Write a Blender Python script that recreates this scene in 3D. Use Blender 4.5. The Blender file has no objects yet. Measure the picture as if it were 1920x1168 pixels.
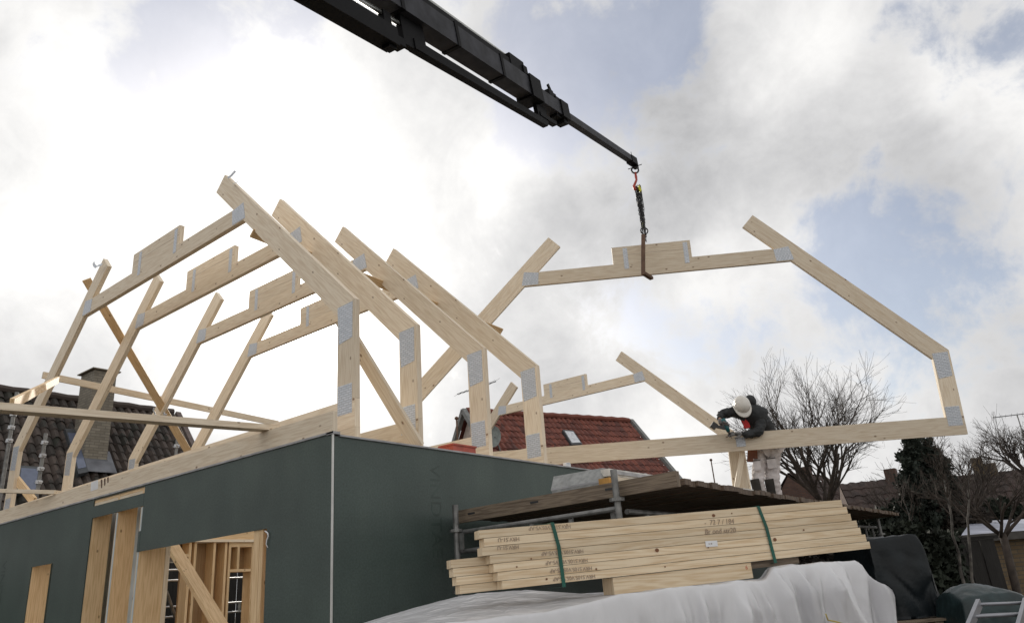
import bpy, math, random
from mathutils import Vector as V, Matrix, noise
random.seed(7)
SC = bpy.context.scene
COL = SC.collection
# ------------------------------------------------------------------ camera
CAM = V((8.9639, -4.3205, -1.4493))
MR = Matrix(((0.787536864866428, 0.27033251707994943, 0.5538104519468519),
             (0.6117230315031182, -0.23398008584309044, -0.7556773465954204),
             (-0.07470354211811221, 0.9339023769313787, -0.34963657010806026)))
FPX = 1399.767
cam = bpy.data.objects.new('camera', bpy.data.cameras.new('camera'))
COL.objects.link(cam)
cam.matrix_world = Matrix.Translation(CAM) @ MR.to_4x4()
cam.data.sensor_width = 36
cam.data.lens = FPX / 1920 * 36
cam.data.clip_end = 3000
SC.camera = cam

def ray(x, y): return MR @ V(((x - 960) / FPX, -(y - 584) / FPX, -1.0))
def at(x, y, D): return CAM + ray(x, y) * D
def onX(x, y, X): d = ray(x, y); return CAM + d * ((X - CAM.x) / d.x)
def onY(x, y, Y): d = ray(x, y); return CAM + d * ((Y - CAM.y) / d.y)
def onZ(x, y, Z): d = ray(x, y); return CAM + d * ((Z - CAM.z) / d.z)

# ------------------------------------------------------------------ light
SUN = ray(565, 590).normalized()
EL = math.asin(SUN.z); AZ = math.atan2(SUN.x, SUN.y)
sl = bpy.data.lights.new('sun', 'SUN'); sl.energy = 3.0; sl.angle = math.radians(0.6); sl.color = (1, .93, .82)
so = bpy.data.objects.new('sun', sl); COL.objects.link(so)
so.rotation_euler = (-SUN).to_track_quat('-Z', 'Y').to_euler()
SC.view_settings.view_transform = 'Standard'; SC.view_settings.look = 'None'
SC.view_settings.exposure = 0.0; SC.view_settings.gamma = 1.0

W = bpy.data.worlds.new('World'); SC.world = W; W.use_nodes = True
nt = W.node_tree; nt.nodes.clear(); N = nt.nodes.new; LK = nt.links.new
def mth(op, a, b=None, c=None, clamp=False):
    n = N('ShaderNodeMath'); n.operation = op; n.use_clamp = clamp
    for i, v in enumerate((a, b, c)):
        if v is None: continue
        if isinstance(v, (int, float)): n.inputs[i].default_value = v
        else: LK(v, n.inputs[i])
    return n.outputs[0]
tc = N('ShaderNodeTexCoord'); DIR = tc.outputs['Generated']
def wnoise(scale, detail, rough, off=(0, 0, 0), vec=None, dist=0.0):
    m = N('ShaderNodeMapping'); LK(vec or DIR, m.inputs['Vector'])
    m.inputs['Location'].default_value = off
    n = N('ShaderNodeTexNoise'); n.inputs['Scale'].default_value = scale
    n.inputs['Detail'].default_value = detail; n.inputs['Roughness'].default_value = rough
    n.inputs['Distortion'].default_value = dist
    LK(m.outputs[0], n.inputs['Vector']); return n
# the direction is pushed about by noise so that every cloud edge is ragged
wn = wnoise(3.2, 6, .62)
sub = N('ShaderNodeVectorMath'); sub.operation = 'SUBTRACT'; LK(wn.outputs['Color'], sub.inputs[0]); sub.inputs[1].default_value = (.5, .5, .5)
scl = N('ShaderNodeVectorMath'); scl.operation = 'SCALE'; LK(sub.outputs[0], scl.inputs[0]); scl.inputs['Scale'].default_value = .22
add = N('ShaderNodeVectorMath'); LK(DIR, add.inputs[0]); LK(scl.outputs[0], add.inputs[1]); WD = add.outputs[0]
def blob(vec, px, py, rad, amp, rx=1.0):
    d = ray(px, py).normalized()
    n = N('ShaderNodeVectorMath'); n.operation = 'DISTANCE'; LK(vec, n.inputs[0]); n.inputs[1].default_value = d
    q = mth('DIVIDE', n.outputs['Value'], rad / FPX)
    q = mth('MULTIPLY', q, q); q = mth('MULTIPLY', q, -1.0); q = mth('EXPONENT', q)
    return mth('MULTIPLY', q, amp)
def total(lst):
    s = lst[0]
    for q in lst[1:]: s = mth('ADD', s, q)
    return s
BLUE = [(1110,130,140,.95),(1010,60,100,.6),(1250,60,90,.7),(980,220,90,.7),(830,300,70,.35),(370,30,110,.9),(290,120,90,.5),(300,290,100,.45),
        (560,20,80,.55),(1640,540,130,.62),(1800,450,80,.5),(1360,610,80,.6),(1280,690,80,.5),(1890,60,90,.6),(1180,590,80,.4),(60,420,90,.3),
        (1650,620,80,.4),(1560,460,80,.4),(1900,600,60,.4),(1700,30,80,.25)]
GREY = [(1250,230,170,.40),(1420,330,190,.42),(1640,240,150,.42),(1180,420,120,.26),(1830,330,130,.36),(1850,720,110,.28),(1700,760,100,.2),
        (900,420,120,.24),(700,120,90,.12),(1000,640,140,.16),(1340,60,90,.12),(150,640,110,.2),(1000,400,110,.18),(950,620,100,.16),(1480,560,90,.14),(1080,700,120,.12),(1600,130,90,.12)]
WHITE = [(600,560,210,.55),(590,220,160,.35),(120,110,130,.25),(930,290,110,.35),(1520,100,130,.28),(1000,560,90,.12),(1450,490,110,.22),(1130,300,70,.1),
         (1900,180,80,.25),(1320,560,80,.2),(80,500,160,.35),(330,330,130,.22),(170,300,110,.12),(1250,860,150,.3),(1150,620,70,.15),(1650,690,90,.12),(430,130,110,.4),(1740,180,60,.18)]
blueS = total([blob(WD, *b) for b in BLUE])
greyS = total([blob(WD, *b) for b in GREY])
whiteS = total([blob(WD, *b) for b in WHITE])
n1 = wnoise(3.4, 12, .6, (3, 1, 2), dist=.3); n2 = wnoise(9.5, 10, .62, (1, 7, 2), dist=.5); n3 = wnoise(30.0, 8, .62, (5, 2, 9))
# luminance of the cloud sheet
lum = mth('ADD', .785, mth('MULTIPLY', mth('SUBTRACT', n1.outputs['Fac'], .5), .55))
lum = mth('ADD', lum, mth('MULTIPLY', mth('SUBTRACT', n2.outputs['Fac'], .5), .42))
lum = mth('ADD', lum, mth('MULTIPLY', mth('SUBTRACT', n3.outputs['Fac'], .5), .16))
lum = mth('ADD', lum, whiteS); lum = mth('SUBTRACT', lum, mth('MULTIPLY', greyS, .36))
ds = N('ShaderNodeVectorMath'); ds.operation = 'DISTANCE'; LK(DIR, ds.inputs[0]); ds.inputs[1].default_value = SUN
def glow(r, a):
    q = mth('DIVIDE', ds.outputs['Value'], r); q = mth('MULTIPLY', q, q); return mth('MULTIPLY', mth('EXPONENT', mth('MULTIPLY', q, -1.0)), a)
lum = mth('ADD', lum, total([glow(.045, 14.0), glow(.13, .9), glow(.38, .07)]))
bdot = N('ShaderNodeVectorMath'); bdot.operation = 'DOT_PRODUCT'; LK(DIR, bdot.inputs[0]); bdot.inputs[1].default_value = -SUN
lum = mth('ADD', lum, mth('MULTIPLY', mth('MAXIMUM', bdot.outputs['Value'], 0.0), .30))
lum = mth('MAXIMUM', lum, .47)
# blue gaps
bl = mth('ADD', blueS, mth('MULTIPLY', mth('SUBTRACT', n1.outputs['Fac'], .5), .9))
bl = mth('ADD', bl, mth('MULTIPLY', mth('SUBTRACT', n2.outputs['Fac'], .5), 2.0))
bl = mth('ADD', bl, mth('MULTIPLY', mth('SUBTRACT', n3.outputs['Fac'], .5), .9))
mr = N('ShaderNodeMapRange'); mr.interpolation_type = 'SMOOTHSTEP'; LK(bl, mr.inputs[0])
mr.inputs[1].default_value = .22; mr.inputs[2].default_value = .85; mr.inputs[3].default_value = 0; mr.inputs[4].default_value = .66
sky = N('ShaderNodeTexSky'); sky.sky_type = 'NISHITA'; sky.sun_disc = False
sky.sun_elevation = EL; sky.sun_rotation = AZ; sky.dust_density = 2.0; sky.air_density = 1.0
lav = N('ShaderNodeMixRGB'); lav.blend_type = 'MULTIPLY'; lav.inputs[0].default_value = 1; LK(sky.outputs[0], lav.inputs[1]); lav.inputs[2].default_value = (.93, 1.0, 1.14, 1)
b1 = N('ShaderNodeBackground'); LK(lav.outputs[0], b1.inputs[0]); b1.inputs[1].default_value = .1
tint = N('ShaderNodeMixRGB'); tint.inputs[1].default_value = (.93, .945, 1, 1); tint.inputs[2].default_value = (1, .985, .96, 1)
LK(mth('MULTIPLY', lum, .9, clamp=True), tint.inputs[0])
b2 = N('ShaderNodeBackground'); LK(tint.outputs[0], b2.inputs[0]); LK(lum, b2.inputs[1])
mx = N('ShaderNodeMixShader'); LK(mr.outputs[0], mx.inputs[0]); LK(b2.outputs[0], mx.inputs[1]); LK(b1.outputs[0], mx.inputs[2])
wo = N('ShaderNodeOutputWorld'); LK(mx.outputs[0], wo.inputs[0])

# ------------------------------------------------------------------ materials
def newmat(name):
    m = bpy.data.materials.new(name); m.use_nodes = True
    return m, m.node_tree, m.node_tree.nodes['Principled BSDF']
def ramp(t, stops):
    r = t.nodes.new('ShaderNodeValToRGB'); cr = r.color_ramp
    while len(cr.elements) < len(stops): cr.elements.new(.5)
    for e, (p, c) in zip(cr.elements, stops): e.position = p; e.color = (*c, 1)
    return r
def plain(name, col, rough=.6, metal=0.0, var=.25, scale=8, bump=.0, detail=5, spec=.5):
    m, t, b = newmat(name); b.inputs['Specular IOR Level'].default_value = spec
    tcn = t.nodes.new('ShaderNodeTexCoord'); n = t.nodes.new('ShaderNodeTexNoise')
    n.inputs['Scale'].default_value = scale; n.inputs['Detail'].default_value = detail
    t.links.new(tcn.outputs['Object'], n.inputs['Vector'])
    r = ramp(t, [(.3, tuple(c * (1 - var) for c in col)), (.7, tuple(min(1, c * (1 + var)) for c in col))])
    t.links.new(n.outputs['Fac'], r.inputs[0]); t.links.new(r.outputs[0], b.inputs['Base Color'])
    b.inputs['Roughness'].default_value = rough; b.inputs['Metallic'].default_value = metal
    if bump:
        bn = t.nodes.new('ShaderNodeBump'); bn.inputs['Strength'].default_value = bump; bn.inputs['Distance'].default_value = .02
        t.links.new(n.outputs['Fac'], bn.inputs['Height']); t.links.new(bn.outputs[0], b.inputs['Normal'])
    return m
def wood(name, light, dark, knot=(.16, .075, .03), knots=.45, rough=.62):
    m, t, b = newmat(name); L = t.links.new
    def nd(k): return t.nodes.new('ShaderNode' + k)
    uv = nd('UVMap'); oi = nd('ObjectInfo')
    mp = nd('Mapping'); L(uv.outputs[0], mp.inputs[0]); mp.inputs['Scale'].default_value = (1.6, 26, 1)
    fine = nd('TexNoise'); L(mp.outputs[0], fine.inputs['Vector']); fine.inputs['Scale'].default_value = 2.2; fine.inputs['Detail'].default_value = 7; fine.inputs['Roughness'].default_value = .65
    mp2 = nd('Mapping'); L(uv.outputs[0], mp2.inputs[0]); mp2.inputs['Scale'].default_value = (.55, 9, 1)
    big = nd('TexNoise'); L(mp2.outputs[0], big.inputs['Vector']); big.inputs['Scale'].default_value = 1.4; big.inputs['Detail'].default_value = 3
    rings = nd('Math'); rings.operation = 'MULTIPLY'; L(big.outputs['Fac'], rings.inputs[0]); rings.inputs[1].default_value = 60
    sn = nd('Math'); sn.operation = 'SINE'; L(rings.outputs[0], sn.inputs[0])
    sn2 = nd('Math'); sn2.operation = 'MULTIPLY_ADD'; L(sn.outputs[0], sn2.inputs[0]); sn2.inputs[1].default_value = .12; L(fine.outputs['Fac'], sn2.inputs[2])
    r = ramp(t, [(.28, dark), (.62, light)]); L(sn2.outputs[0], r.inputs[0])
    vo = nd('TexVoronoi'); vo.feature = 'F1'; mp3 = nd('Mapping'); L(uv.outputs[0], mp3.inputs[0]); mp3.inputs['Scale'].default_value = (5.5, 9.0, 1)
    L(mp3.outputs[0], vo.inputs['Vector']); vo.inputs['Scale'].default_value = 1.0
    kr = nd('MapRange'); L(vo.outputs['Distance'], kr.inputs[0]); kr.inputs[1].default_value = .05; kr.inputs[2].default_value = .13; kr.inputs[3].default_value = 1; kr.inputs[4].default_value = 0
    sep = nd('SeparateColor'); L(vo.outputs['Color'], sep.inputs[0])
    th = nd('Math'); th.operation = 'LESS_THAN'; L(sep.outputs[0], th.inputs[0]); th.inputs[1].default_value = knots
    km = nd('Math'); km.operation = 'MULTIPLY'; L(kr.outputs[0], km.inputs[0]); L(th.outputs[0], km.inputs[1])
    km2 = nd('Math'); km2.operation = 'MULTIPLY'; L(km.outputs[0], km2.inputs[0]); km2.inputs[1].default_value = .85
    mxk = nd('MixRGB'); L(km2.outputs[0], mxk.inputs[0]); L(r.outputs[0], mxk.inputs[1]); mxk.inputs[2].default_value = (*knot, 1)
    hs = nd('HueSaturation'); L(mxk.outputs[0], hs.inputs['Color'])
    rv = nd('MapRange'); L(oi.outputs['Random'], rv.inputs[0]); rv.inputs[3].default_value = .86; rv.inputs[4].default_value = 1.08
    L(rv.outputs[0], hs.inputs['Value']); L(hs.outputs[0], b.inputs['Base Color'])
    bp = nd('Bump'); bp.inputs['Strength'].default_value = .12; bp.inputs['Distance'].default_value = .004; L(fine.outputs['Fac'], bp.inputs['Height']); L(bp.outputs[0], b.inputs['Normal'])
    b.inputs['Roughness'].default_value = rough; b.inputs['Specular IOR Level'].default_value = .3
    return m
def brick(name, c1, c2, mortar, sx=1.0, flip=False):
    m, t, b = newmat(name); L = t.links.new
    uv = t.nodes.new('ShaderNodeUVMap'); br = t.nodes.new('ShaderNodeTexBrick'); L(uv.outputs[0], br.inputs['Vector'])
    br.inputs['Color1'].default_value = (*c1, 1); br.inputs['Color2'].default_value = (*c2, 1); br.inputs['Mortar'].default_value = (*mortar, 1)
    br.inputs['Scale'].default_value = 1; br.inputs['Brick Width'].default_value = .24 * sx; br.inputs['Row Height'].default_value = .075 * sx; br.inputs['Mortar Size'].default_value = .009 * sx
    n = t.nodes.new('ShaderNodeTexNoise'); n.inputs['Scale'].default_value = 4; L(uv.outputs[0], n.inputs['Vector']); n.inputs['Detail'].default_value = 6
    mxn = t.nodes.new('ShaderNodeMixRGB'); mxn.blend_type = 'MULTIPLY'; mxn.inputs[0].default_value = .6; L(br.outputs['Color'], mxn.inputs[1])
    r = ramp(t, [(.3, (.6, .6, .6)), (.7, (1, 1, 1))]); L(n.outputs['Fac'], r.inputs[0]); L(r.outputs[0], mxn.inputs[2]); L(mxn.outputs[0], b.inputs['Base Color'])
    bp = t.nodes.new('ShaderNodeBump'); bp.inputs['Strength'].default_value = .5; bp.inputs['Distance'].default_value = .008; bp.invert = True
    L(br.outputs['Fac'], bp.inputs['Height']); L(bp.outputs[0], b.inputs['Normal']); b.inputs['Roughness'].default_value = .85
    return m
def plate_mat():
    m, t, b = newmat('galvanised_plate'); L = t.links.new
    uv = t.nodes.new('ShaderNodeUVMap'); br = t.nodes.new('ShaderNodeTexBrick'); L(uv.outputs[0], br.inputs['Vector'])
    br.inputs['Color1'].default_value = (.56, .60, .65, 1); br.inputs['Color2'].default_value = (.66, .69, .74, 1); br.inputs['Mortar'].default_value = (.42, .44, .47, 1)
    br.inputs['Scale'].default_value = 1; br.inputs['Brick Width'].default_value = .06; br.inputs['Row Height'].default_value = .022; br.inputs['Mortar Size'].default_value = .0035; br.offset = .5
    L(br.outputs['Color'], b.inputs['Base Color']); b.inputs['Roughness'].default_value = .45; b.inputs['Metallic'].default_value = .35
    bp = t.nodes.new('ShaderNodeBump'); bp.inputs['Strength'].default_value = .6; bp.inputs['Distance'].default_value = .002; L(br.outputs['Fac'], bp.inputs['Height']); L(bp.outputs[0], b.inputs['Normal'])
    return m
MW = wood('spruce', (.83, .725, .575), (.69, .565, .415), knots=.62)
MWO = wood('spruce_studs', (.82, .60, .36), (.66, .45, .24))
MWB = wood('weathered_wood', (.21, .165, .12), (.10, .075, .055), knots=.2)
MWD = wood('deck_wood', (.17, .12, .085), (.07, .05, .035), knots=.2)
MWL = wood('cut_lumber', (.76, .63, .45), (.62, .46, .285), knots=.2)
MPL = plate_mat()
def board_mat():
    m, t, b = newmat('green_wind_board'); L = t.links.new
    tcn = t.nodes.new('ShaderNodeTexCoord'); n = t.nodes.new('ShaderNodeTexNoise'); n.inputs['Scale'].default_value = 1.1; n.inputs['Detail'].default_value = 8; n.inputs['Roughness'].default_value = .6
    L(tcn.outputs['Object'], n.inputs['Vector']); n2 = t.nodes.new('ShaderNodeTexNoise'); n2.inputs['Scale'].default_value = 60; n2.inputs['Detail'].default_value = 4; L(tcn.outputs['Object'], n2.inputs['Vector'])
    r = ramp(t, [(.3, (.046, .067, .060)), (.7, (.068, .098, .087))]); L(n.outputs['Fac'], r.inputs[0])
    r2 = ramp(t, [(.35, (.82, .82, .82)), (.65, (1.1, 1.1, 1.1))]); L(n2.outputs['Fac'], r2.inputs[0])
    mm = t.nodes.new('ShaderNodeMixRGB'); mm.blend_type = 'MULTIPLY'; mm.inputs[0].default_value = 1; L(r.outputs[0], mm.inputs[1]); L(r2.outputs[0], mm.inputs[2]); L(mm.outputs[0], b.inputs['Base Color'])
    sm_ = t.nodes.new('ShaderNodeMapping'); sm_.inputs['Scale'].default_value = (1.7, 1.7, .5); L(tcn.outputs['Object'], sm_.inputs[0])
    n3 = t.nodes.new('ShaderNodeTexNoise'); n3.inputs['Scale'].default_value = 1.6; n3.inputs['Detail'].default_value = 6; L(sm_.outputs[0], n3.inputs['Vector'])
    r3 = ramp(t, [(.38, (.90, .92, .92)), (.56, (1, 1, 1)), (.72, (1.14, 1.12, 1.10))]); L(n3.outputs['Fac'], r3.inputs[0])
    m3 = t.nodes.new('ShaderNodeMixRGB'); m3.blend_type = 'MULTIPLY'; m3.inputs[0].default_value = 1; L(mm.outputs[0], m3.inputs[1]); L(r3.outputs[0], m3.inputs[2]); L(m3.outputs[0], b.inputs['Base Color'])
    b.inputs['Roughness'].default_value = .48
    bp = t.nodes.new('ShaderNodeBump'); bp.inputs['Strength'].default_value = .15; bp.inputs['Distance'].default_value = .003; L(n2.outputs['Fac'], bp.inputs['Height']); L(bp.outputs[0], b.inputs['Normal'])
    return m
MBO = board_mat()
MBT = plain('board_print', (.037, .058, .050), .48)
MBE = plain('board_edge', (.20, .17, .13), .8)
MFL = plain('grey_flashing', (.36, .36, .37), .5, .2)
MTR = plain('corner_trim', (.62, .62, .6), .4, .3, var=.1)
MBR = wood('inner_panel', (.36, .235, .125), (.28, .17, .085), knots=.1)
MFO = plain('white_foil', (.50, .55, .56), .35, var=.1)
MST = plain('scaffold_steel', (.20, .20, .195), .5, .6, var=.35, scale=12)
MGZ = plain('galvanised', (.5, .51, .53), .4, .7, var=.2)
MCR = plain('crane_paint', (.006, .006, .007), .6, .0, var=.4, scale=5, spec=.10)
MCG = plain('crane_grey', (.032, .033, .040), .55, .0, var=.5, scale=6, spec=.16)
MCH = plain('chrome_rod', (.55, .55, .52), .25, .9, var=.05)
MRD = plain('hook_red', (.42, .05, .03), .45)
MCN = plain('chain_black', (.04, .04, .042), .5, .4)
MYE = plain('tag_yellow', (.62, .62, .05), .5)
MRU = plain('rusty_bracket', (.13, .075, .05), .65, .3)
MGR = plain('strap_green', (.0, .075, .05), .4)
MLB = plain('paper_label', (.75, .76, .78), .6, var=.05)
MIN = plain('ink', (.33, .25, .19), .8, var=.1)
MRI = plain('ink_red', (.45, .08, .04), .7, var=.1)
MBX = plain('pale_carton', (.27, .275, .27), .6, scale=20)
MWP = plain('white_profile', (.6, .58, .54), .5)
MRB = plain('red_plastic', (.42, .08, .05), .5)
MTL = plain('alu', (.26, .265, .29), .35, .6, var=.1)

# ------------------------------------------------------------------ mesh builder
class MB:
    def __init__(s): s.v = []; s.f = []; s.uv = []; s.m = []
    def face(s, pts, ax=V((1, 0, 0)), off=(0, 0), mi=0):
        i = len(s.v); s.v += [V(p) for p in pts]; s.f.append(list(range(i, i + len(pts))))
        n = V((0, 0, 0))
        for k in range(len(pts)): n += V(pts[k]).cross(V(pts[(k + 1) % len(pts)]))
        if n.length > 1e-12: n.normalize()
        b = n.cross(ax)
        if b.length < .2: ax2 = V((0, 0, 1)) if abs(n.z) < .8 else V((0, 1, 0)); a = (ax2 - n * ax2.dot(n)).normalized(); b = n.cross(a)
        else: b.normalize(); a = b.cross(n)
        s.uv.append([(V(p).dot(a) + off[0], V(p).dot(b) + off[1]) for p in pts]); s.m.append(mi)
    def hull(s, bot, top, ax=V((1, 0, 0)), mi=0, cap=True):
        off = (random.random() * 50, random.random() * 50); n = len(bot)
        c = sum((V(p) for p in bot + top), V()) / (2 * n)
        def put(q):
            fc = sum((V(p) for p in q), V()) / len(q); nn = V()
            for k in range(len(q)): nn += (V(q[k]) - fc).cross(V(q[(k + 1) % len(q)]) - fc)
            return q
        nn = V()
        bc = sum((V(p) for p in bot), V()) / n; tcn = sum((V(p) for p in top), V()) / n
        for k in range(n): nn += (V(bot[k]) - bc).cross(V(bot[(k + 1) % n]) - bc)
        if nn.dot(tcn - bc) > 0: bot = bot[::-1]; top = top[::-1]
        if cap: s.face(bot, ax, off, mi); s.face(top[::-1], ax, off, mi)
        for k in range(n): j = (k + 1) % n; s.face([bot[j], bot[k], top[k], top[j]], ax, off, mi)
        return s
    def box(s, x0, x1, y0, y1, z0, z1, ax=None, mi=0):
        d = (x1 - x0, y1 - y0, z1 - z0)
        if ax is None: k = d.index(max(d)); ax = V((k == 0, k == 1, k == 2))
        return s.hull([V((x0, y0, z0)), V((x1, y0, z0)), V((x1, y1, z0)), V((x0, y1, z0))], [V((x0, y0, z1)), V((x1, y0, z1)), V((x1, y1, z1)), V((x0, y1, z1))], ax, mi)
    def beam(s, p0, p1, w, h, up=V((0, 0, 1)), mi=0, w1=None, h1=None):
        p0, p1 = V(p0), V(p1); a = (p1 - p0).normalized(); r = a.cross(up).normalized(); u = r.cross(a)
        w1 = w if w1 is None else w1; h1 = h if h1 is None else h1
        q = lambda p, w, h: [p + r * w / 2 + u * h / 2, p - r * w / 2 + u * h / 2, p - r * w / 2 - u * h / 2, p + r * w / 2 - u * h / 2]
        return s.hull(q(p0, w, h), q(p1, w1, h1), a, mi)
    def tube(s, pts, rad, n=8, cap=True, mi=0):
        pts = [V(p) for p in pts]
        if not isinstance(rad, (list, tuple)): rad = [rad] * len(pts)
        base = len(s.v); prev = None
        for i, p in enumerate(pts):
            a = (pts[min(i + 1, len(pts) - 1)] - pts[max(i - 1, 0)])
            if a.length < 1e-9: a = V((0, 0, 1))
            a.normalize()
            if prev is None: r = a.orthogonal().normalized()
            else:
                r = prev - a * prev.dot(a)
                r = r.normalized() if r.length > 1e-6 else a.orthogonal().normalized()
            prev = r; u = a.cross(r)
            for k in range(n):
                t = 2 * math.pi * k / n; s.v.append(p + (r * math.cos(t) + u * math.sin(t)) * rad[i])
        for i in range(len(pts) - 1):
            for k in range(n):
                j = (k + 1) % n; q = [base + i * n + k, base + i * n + j, base + (i + 1) * n + j, base + (i + 1) * n + k]
                s.f.append(q); s.uv.append([(0, 0), (0, .1), (.1, .1), (.1, 0)]); s.m.append(mi)
        if cap:
            s.f.append([base + k for k in range(n)][::-1]); s.uv.append([(0, 0)] * n); s.m.append(mi)
            e = base + (len(pts) - 1) * n; s.f.append([e + k for k in range(n)]); s.uv.append([(0, 0)] * n); s.m.append(mi)
        return s
    def grid(s, nx, ny, fn, mi=0, uvf=None):
        base = len(s.v)
        for j in range(ny + 1):
            for i in range(nx + 1): s.v.append(V(fn(i / nx, j / ny)))
        for j in range(ny):
            for i in range(nx):
                a = base + j * (nx + 1) + i; s.f.append([a, a + 1, a + nx + 2, a + nx + 1])
                q = [(i / nx, j / ny), ((i + 1) / nx, j / ny), ((i + 1) / nx, (j + 1) / ny), (i / nx, (j + 1) / ny)]
                s.uv.append([uvf(*t) for t in q] if uvf else q); s.m.append(mi)
        return s
    def build(s, name, mat, parent=None, smooth=False, local=False, bevel=0.0, label=None):
        mats = mat if isinstance(mat, (list, tuple)) else [mat]
        me = bpy.data.meshes.new(name); loc = V((0, 0, 0))
        vs = s.v
        if parent is None and vs:
            xs = [p.x for p in vs]; ys = [p.y for p in vs]; zs = [p.z for p in vs]
            loc = V(((min(xs) + max(xs)) / 2, (min(ys) + max(ys)) / 2, min(zs))); vs = [p - loc for p in vs]
        me.from_pydata([tuple(p) for p in vs], [], s.f)
        ul = me.uv_layers.new(name='UVMap'); flat = [c for f in s.uv for q in f for c in q]
        ul.data.foreach_set('uv', flat); me.polygons.foreach_set('material_index', s.m)
        for m in mats: me.materials.append(m)
        if smooth: me.polygons.foreach_set('use_smooth', [True] * len(me.polygons))
        me.update()
        o = bpy.data.objects.new(name, me); COL.objects.link(o); o.location = loc
        if parent is not None:
            o.parent = parent
            if not local: o.matrix_parent_inverse = WM[parent.name].inverted()
            WM[o.name] = WM[parent.name] if local else Matrix.Identity(4)
        else: WM[o.name] = Matrix.Translation(loc)
        if bevel:
            b = o.modifiers.new('bevel', 'BEVEL'); b.width = bevel; b.segments = 1; b.limit_method = 'ANGLE'
        if label: o['label'] = label
        return o
WM = {}
def tag(o, label, cat, group=None, kind=None):
    if label: o['label'] = label
    if cat: o['category'] = cat
    if group: o['group'] = group
    if kind: o['kind'] = kind
    return o
def thing(name, loc, label, cat, group=None, mat=None):
    o = bpy.data.objects.new(name, None); COL.objects.link(o); o.empty_display_size = .2
    o.matrix_world = mat if mat is not None else Matrix.Translation(V(loc)); WM[o.name] = o.matrix_world.copy()
    return tag(o, label, cat, group)
def text(name, s, loc, xa, ya, size, mat, parent, shear=0, thin=.0006, sx=1.0):
    c = bpy.data.curves.new(name, 'FONT'); c.body = s; c.size = size; c.extrude = thin; c.shear = shear
    t = bpy.data.objects.new(name + '_tmp', c); COL.objects.link(t)
    dg = bpy.context.evaluated_depsgraph_get(); me = bpy.data.meshes.new_from_object(t.evaluated_get(dg)); bpy.data.objects.remove(t)
    xa, ya = V(xa).normalized(), V(ya).normalized(); za = xa.cross(ya)
    me.transform(Matrix.Translation(V(loc)) @ Matrix((xa * sx, ya, za)).transposed().to_4x4())
    me.materials.clear(); me.materials.append(mat); me.name = name
    o = bpy.data.objects.new(name, me); COL.objects.link(o); o.parent = parent; o.matrix_parent_inverse = WM[parent.name].inverted(); WM[o.name] = Matrix.Identity(4)
    return o
G = -3.05
# ------------------------------------------------------------------ ground
gm = plain('soil', (.085, .068, .048), .95, var=.45, scale=1.3, bump=.6, detail=9)
g = MB().grid(120, 120, lambda u, v: ((u - .5) * 700 * abs(2 * u - 1) ** .8 - 2, (v - .5) * 700 * abs(2 * v - 1) ** .8 + 6, G + .05 * noise.noise(V(((u - .5) * 60, (v - .5) * 60, 0)))))
tag(g.build('ground', gm, smooth=True), None, None, kind='structure')

# ------------------------------------------------------------------ the timber house shell
house = thing('timber_house', (0, 5, G), 'unfinished house shell clad in dark green wind boards with bare timber studs in its openings', 'house')
YF = -.40
b = MB()
for x0, x1, z0, z1 in [(-4.2, -1.27, G, -.145), (-1.27, -.69, -.755, -.145), (-1.27, -.69, G, -2.3), (-.69, .14, G, -.145), (.14, 1.238, -.352, -.224), (.14, 1.238, -.158, -.145), (1.242, 3.358, -.80, -.145), (3.358, 4.196, G, -.145)]:
    b.box(x0, x1, YF, YF + .012, z0, z1)
b.build('gable_board', MBO, house)
MB().box(4.188, 4.2, -.386, 10.5, G, -.165).build('side_board', MBO, house)
MB().box(-4.2, 4.2, 10.5, 10.512, G, -.165).build('rear_board', MBO, house)
MB().box(-4.212, -4.2, -.386, 1.9, G, -.165).build('far_board', MBO, house)
MB().box(-4.212, -4.2, 4.9, 10.5, G, -.165).build('far_board', MBO, house)
MB().box(-4.17, -3.93, -.3, 10.4, -.169, .0).build('eave_beam', MWO, house)
# torn edge of the middle board and narrow notch beside the door opening
MB().box(1.196, 1.238, YF - .001, YF + .010, -.80, -.60).build('gable_board', MBO, house)
MB().box(4.193, 4.2065, -.408, -.395, G, -.14).build('corner_trim', MTR, house)
MB().box(-4.21, 4.215, -.413, -.34, -.145, -.128).box(4.13, 4.216, -.34, 10.5, -.165, -.150).box(4.13, 4.216, -.413, -.34, -.150, -.129).build('flashing', MFL, house)
MB().box(-4.2, 4.185, -.392, -.345, -.128, .045).build('gable_beam', MW, house, bevel=.002)
MB().box(3.80, 4.13, -.30, 10.45, -.215, -.17).build('wall_plate', MW, house)
MB().box(-4.19, -3.85, -.30, 10.45, -.215, -.17).build('wall_plate', MW, house)
def beam_mark(name, quad, mat):
    q = [onY(x, y, -.3926) for x, y in quad]; MB().hull(q, [w - V((0, .0012, 0)) for w in q]).build(name, mat, house)
beam_mark('pale_patch', [(171, 904), (184, 899), (184, 916), (170, 921)], MLB)
for k, (x, y) in enumerate(((189, 899), (195, 897), (201, 895))): beam_mark('stain', [(x, y), (x + 3, y - 1), (x + 2.5, y + 15 - 3 * k), (x + .5, y + 16 - 3 * k)], MRU)
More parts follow.
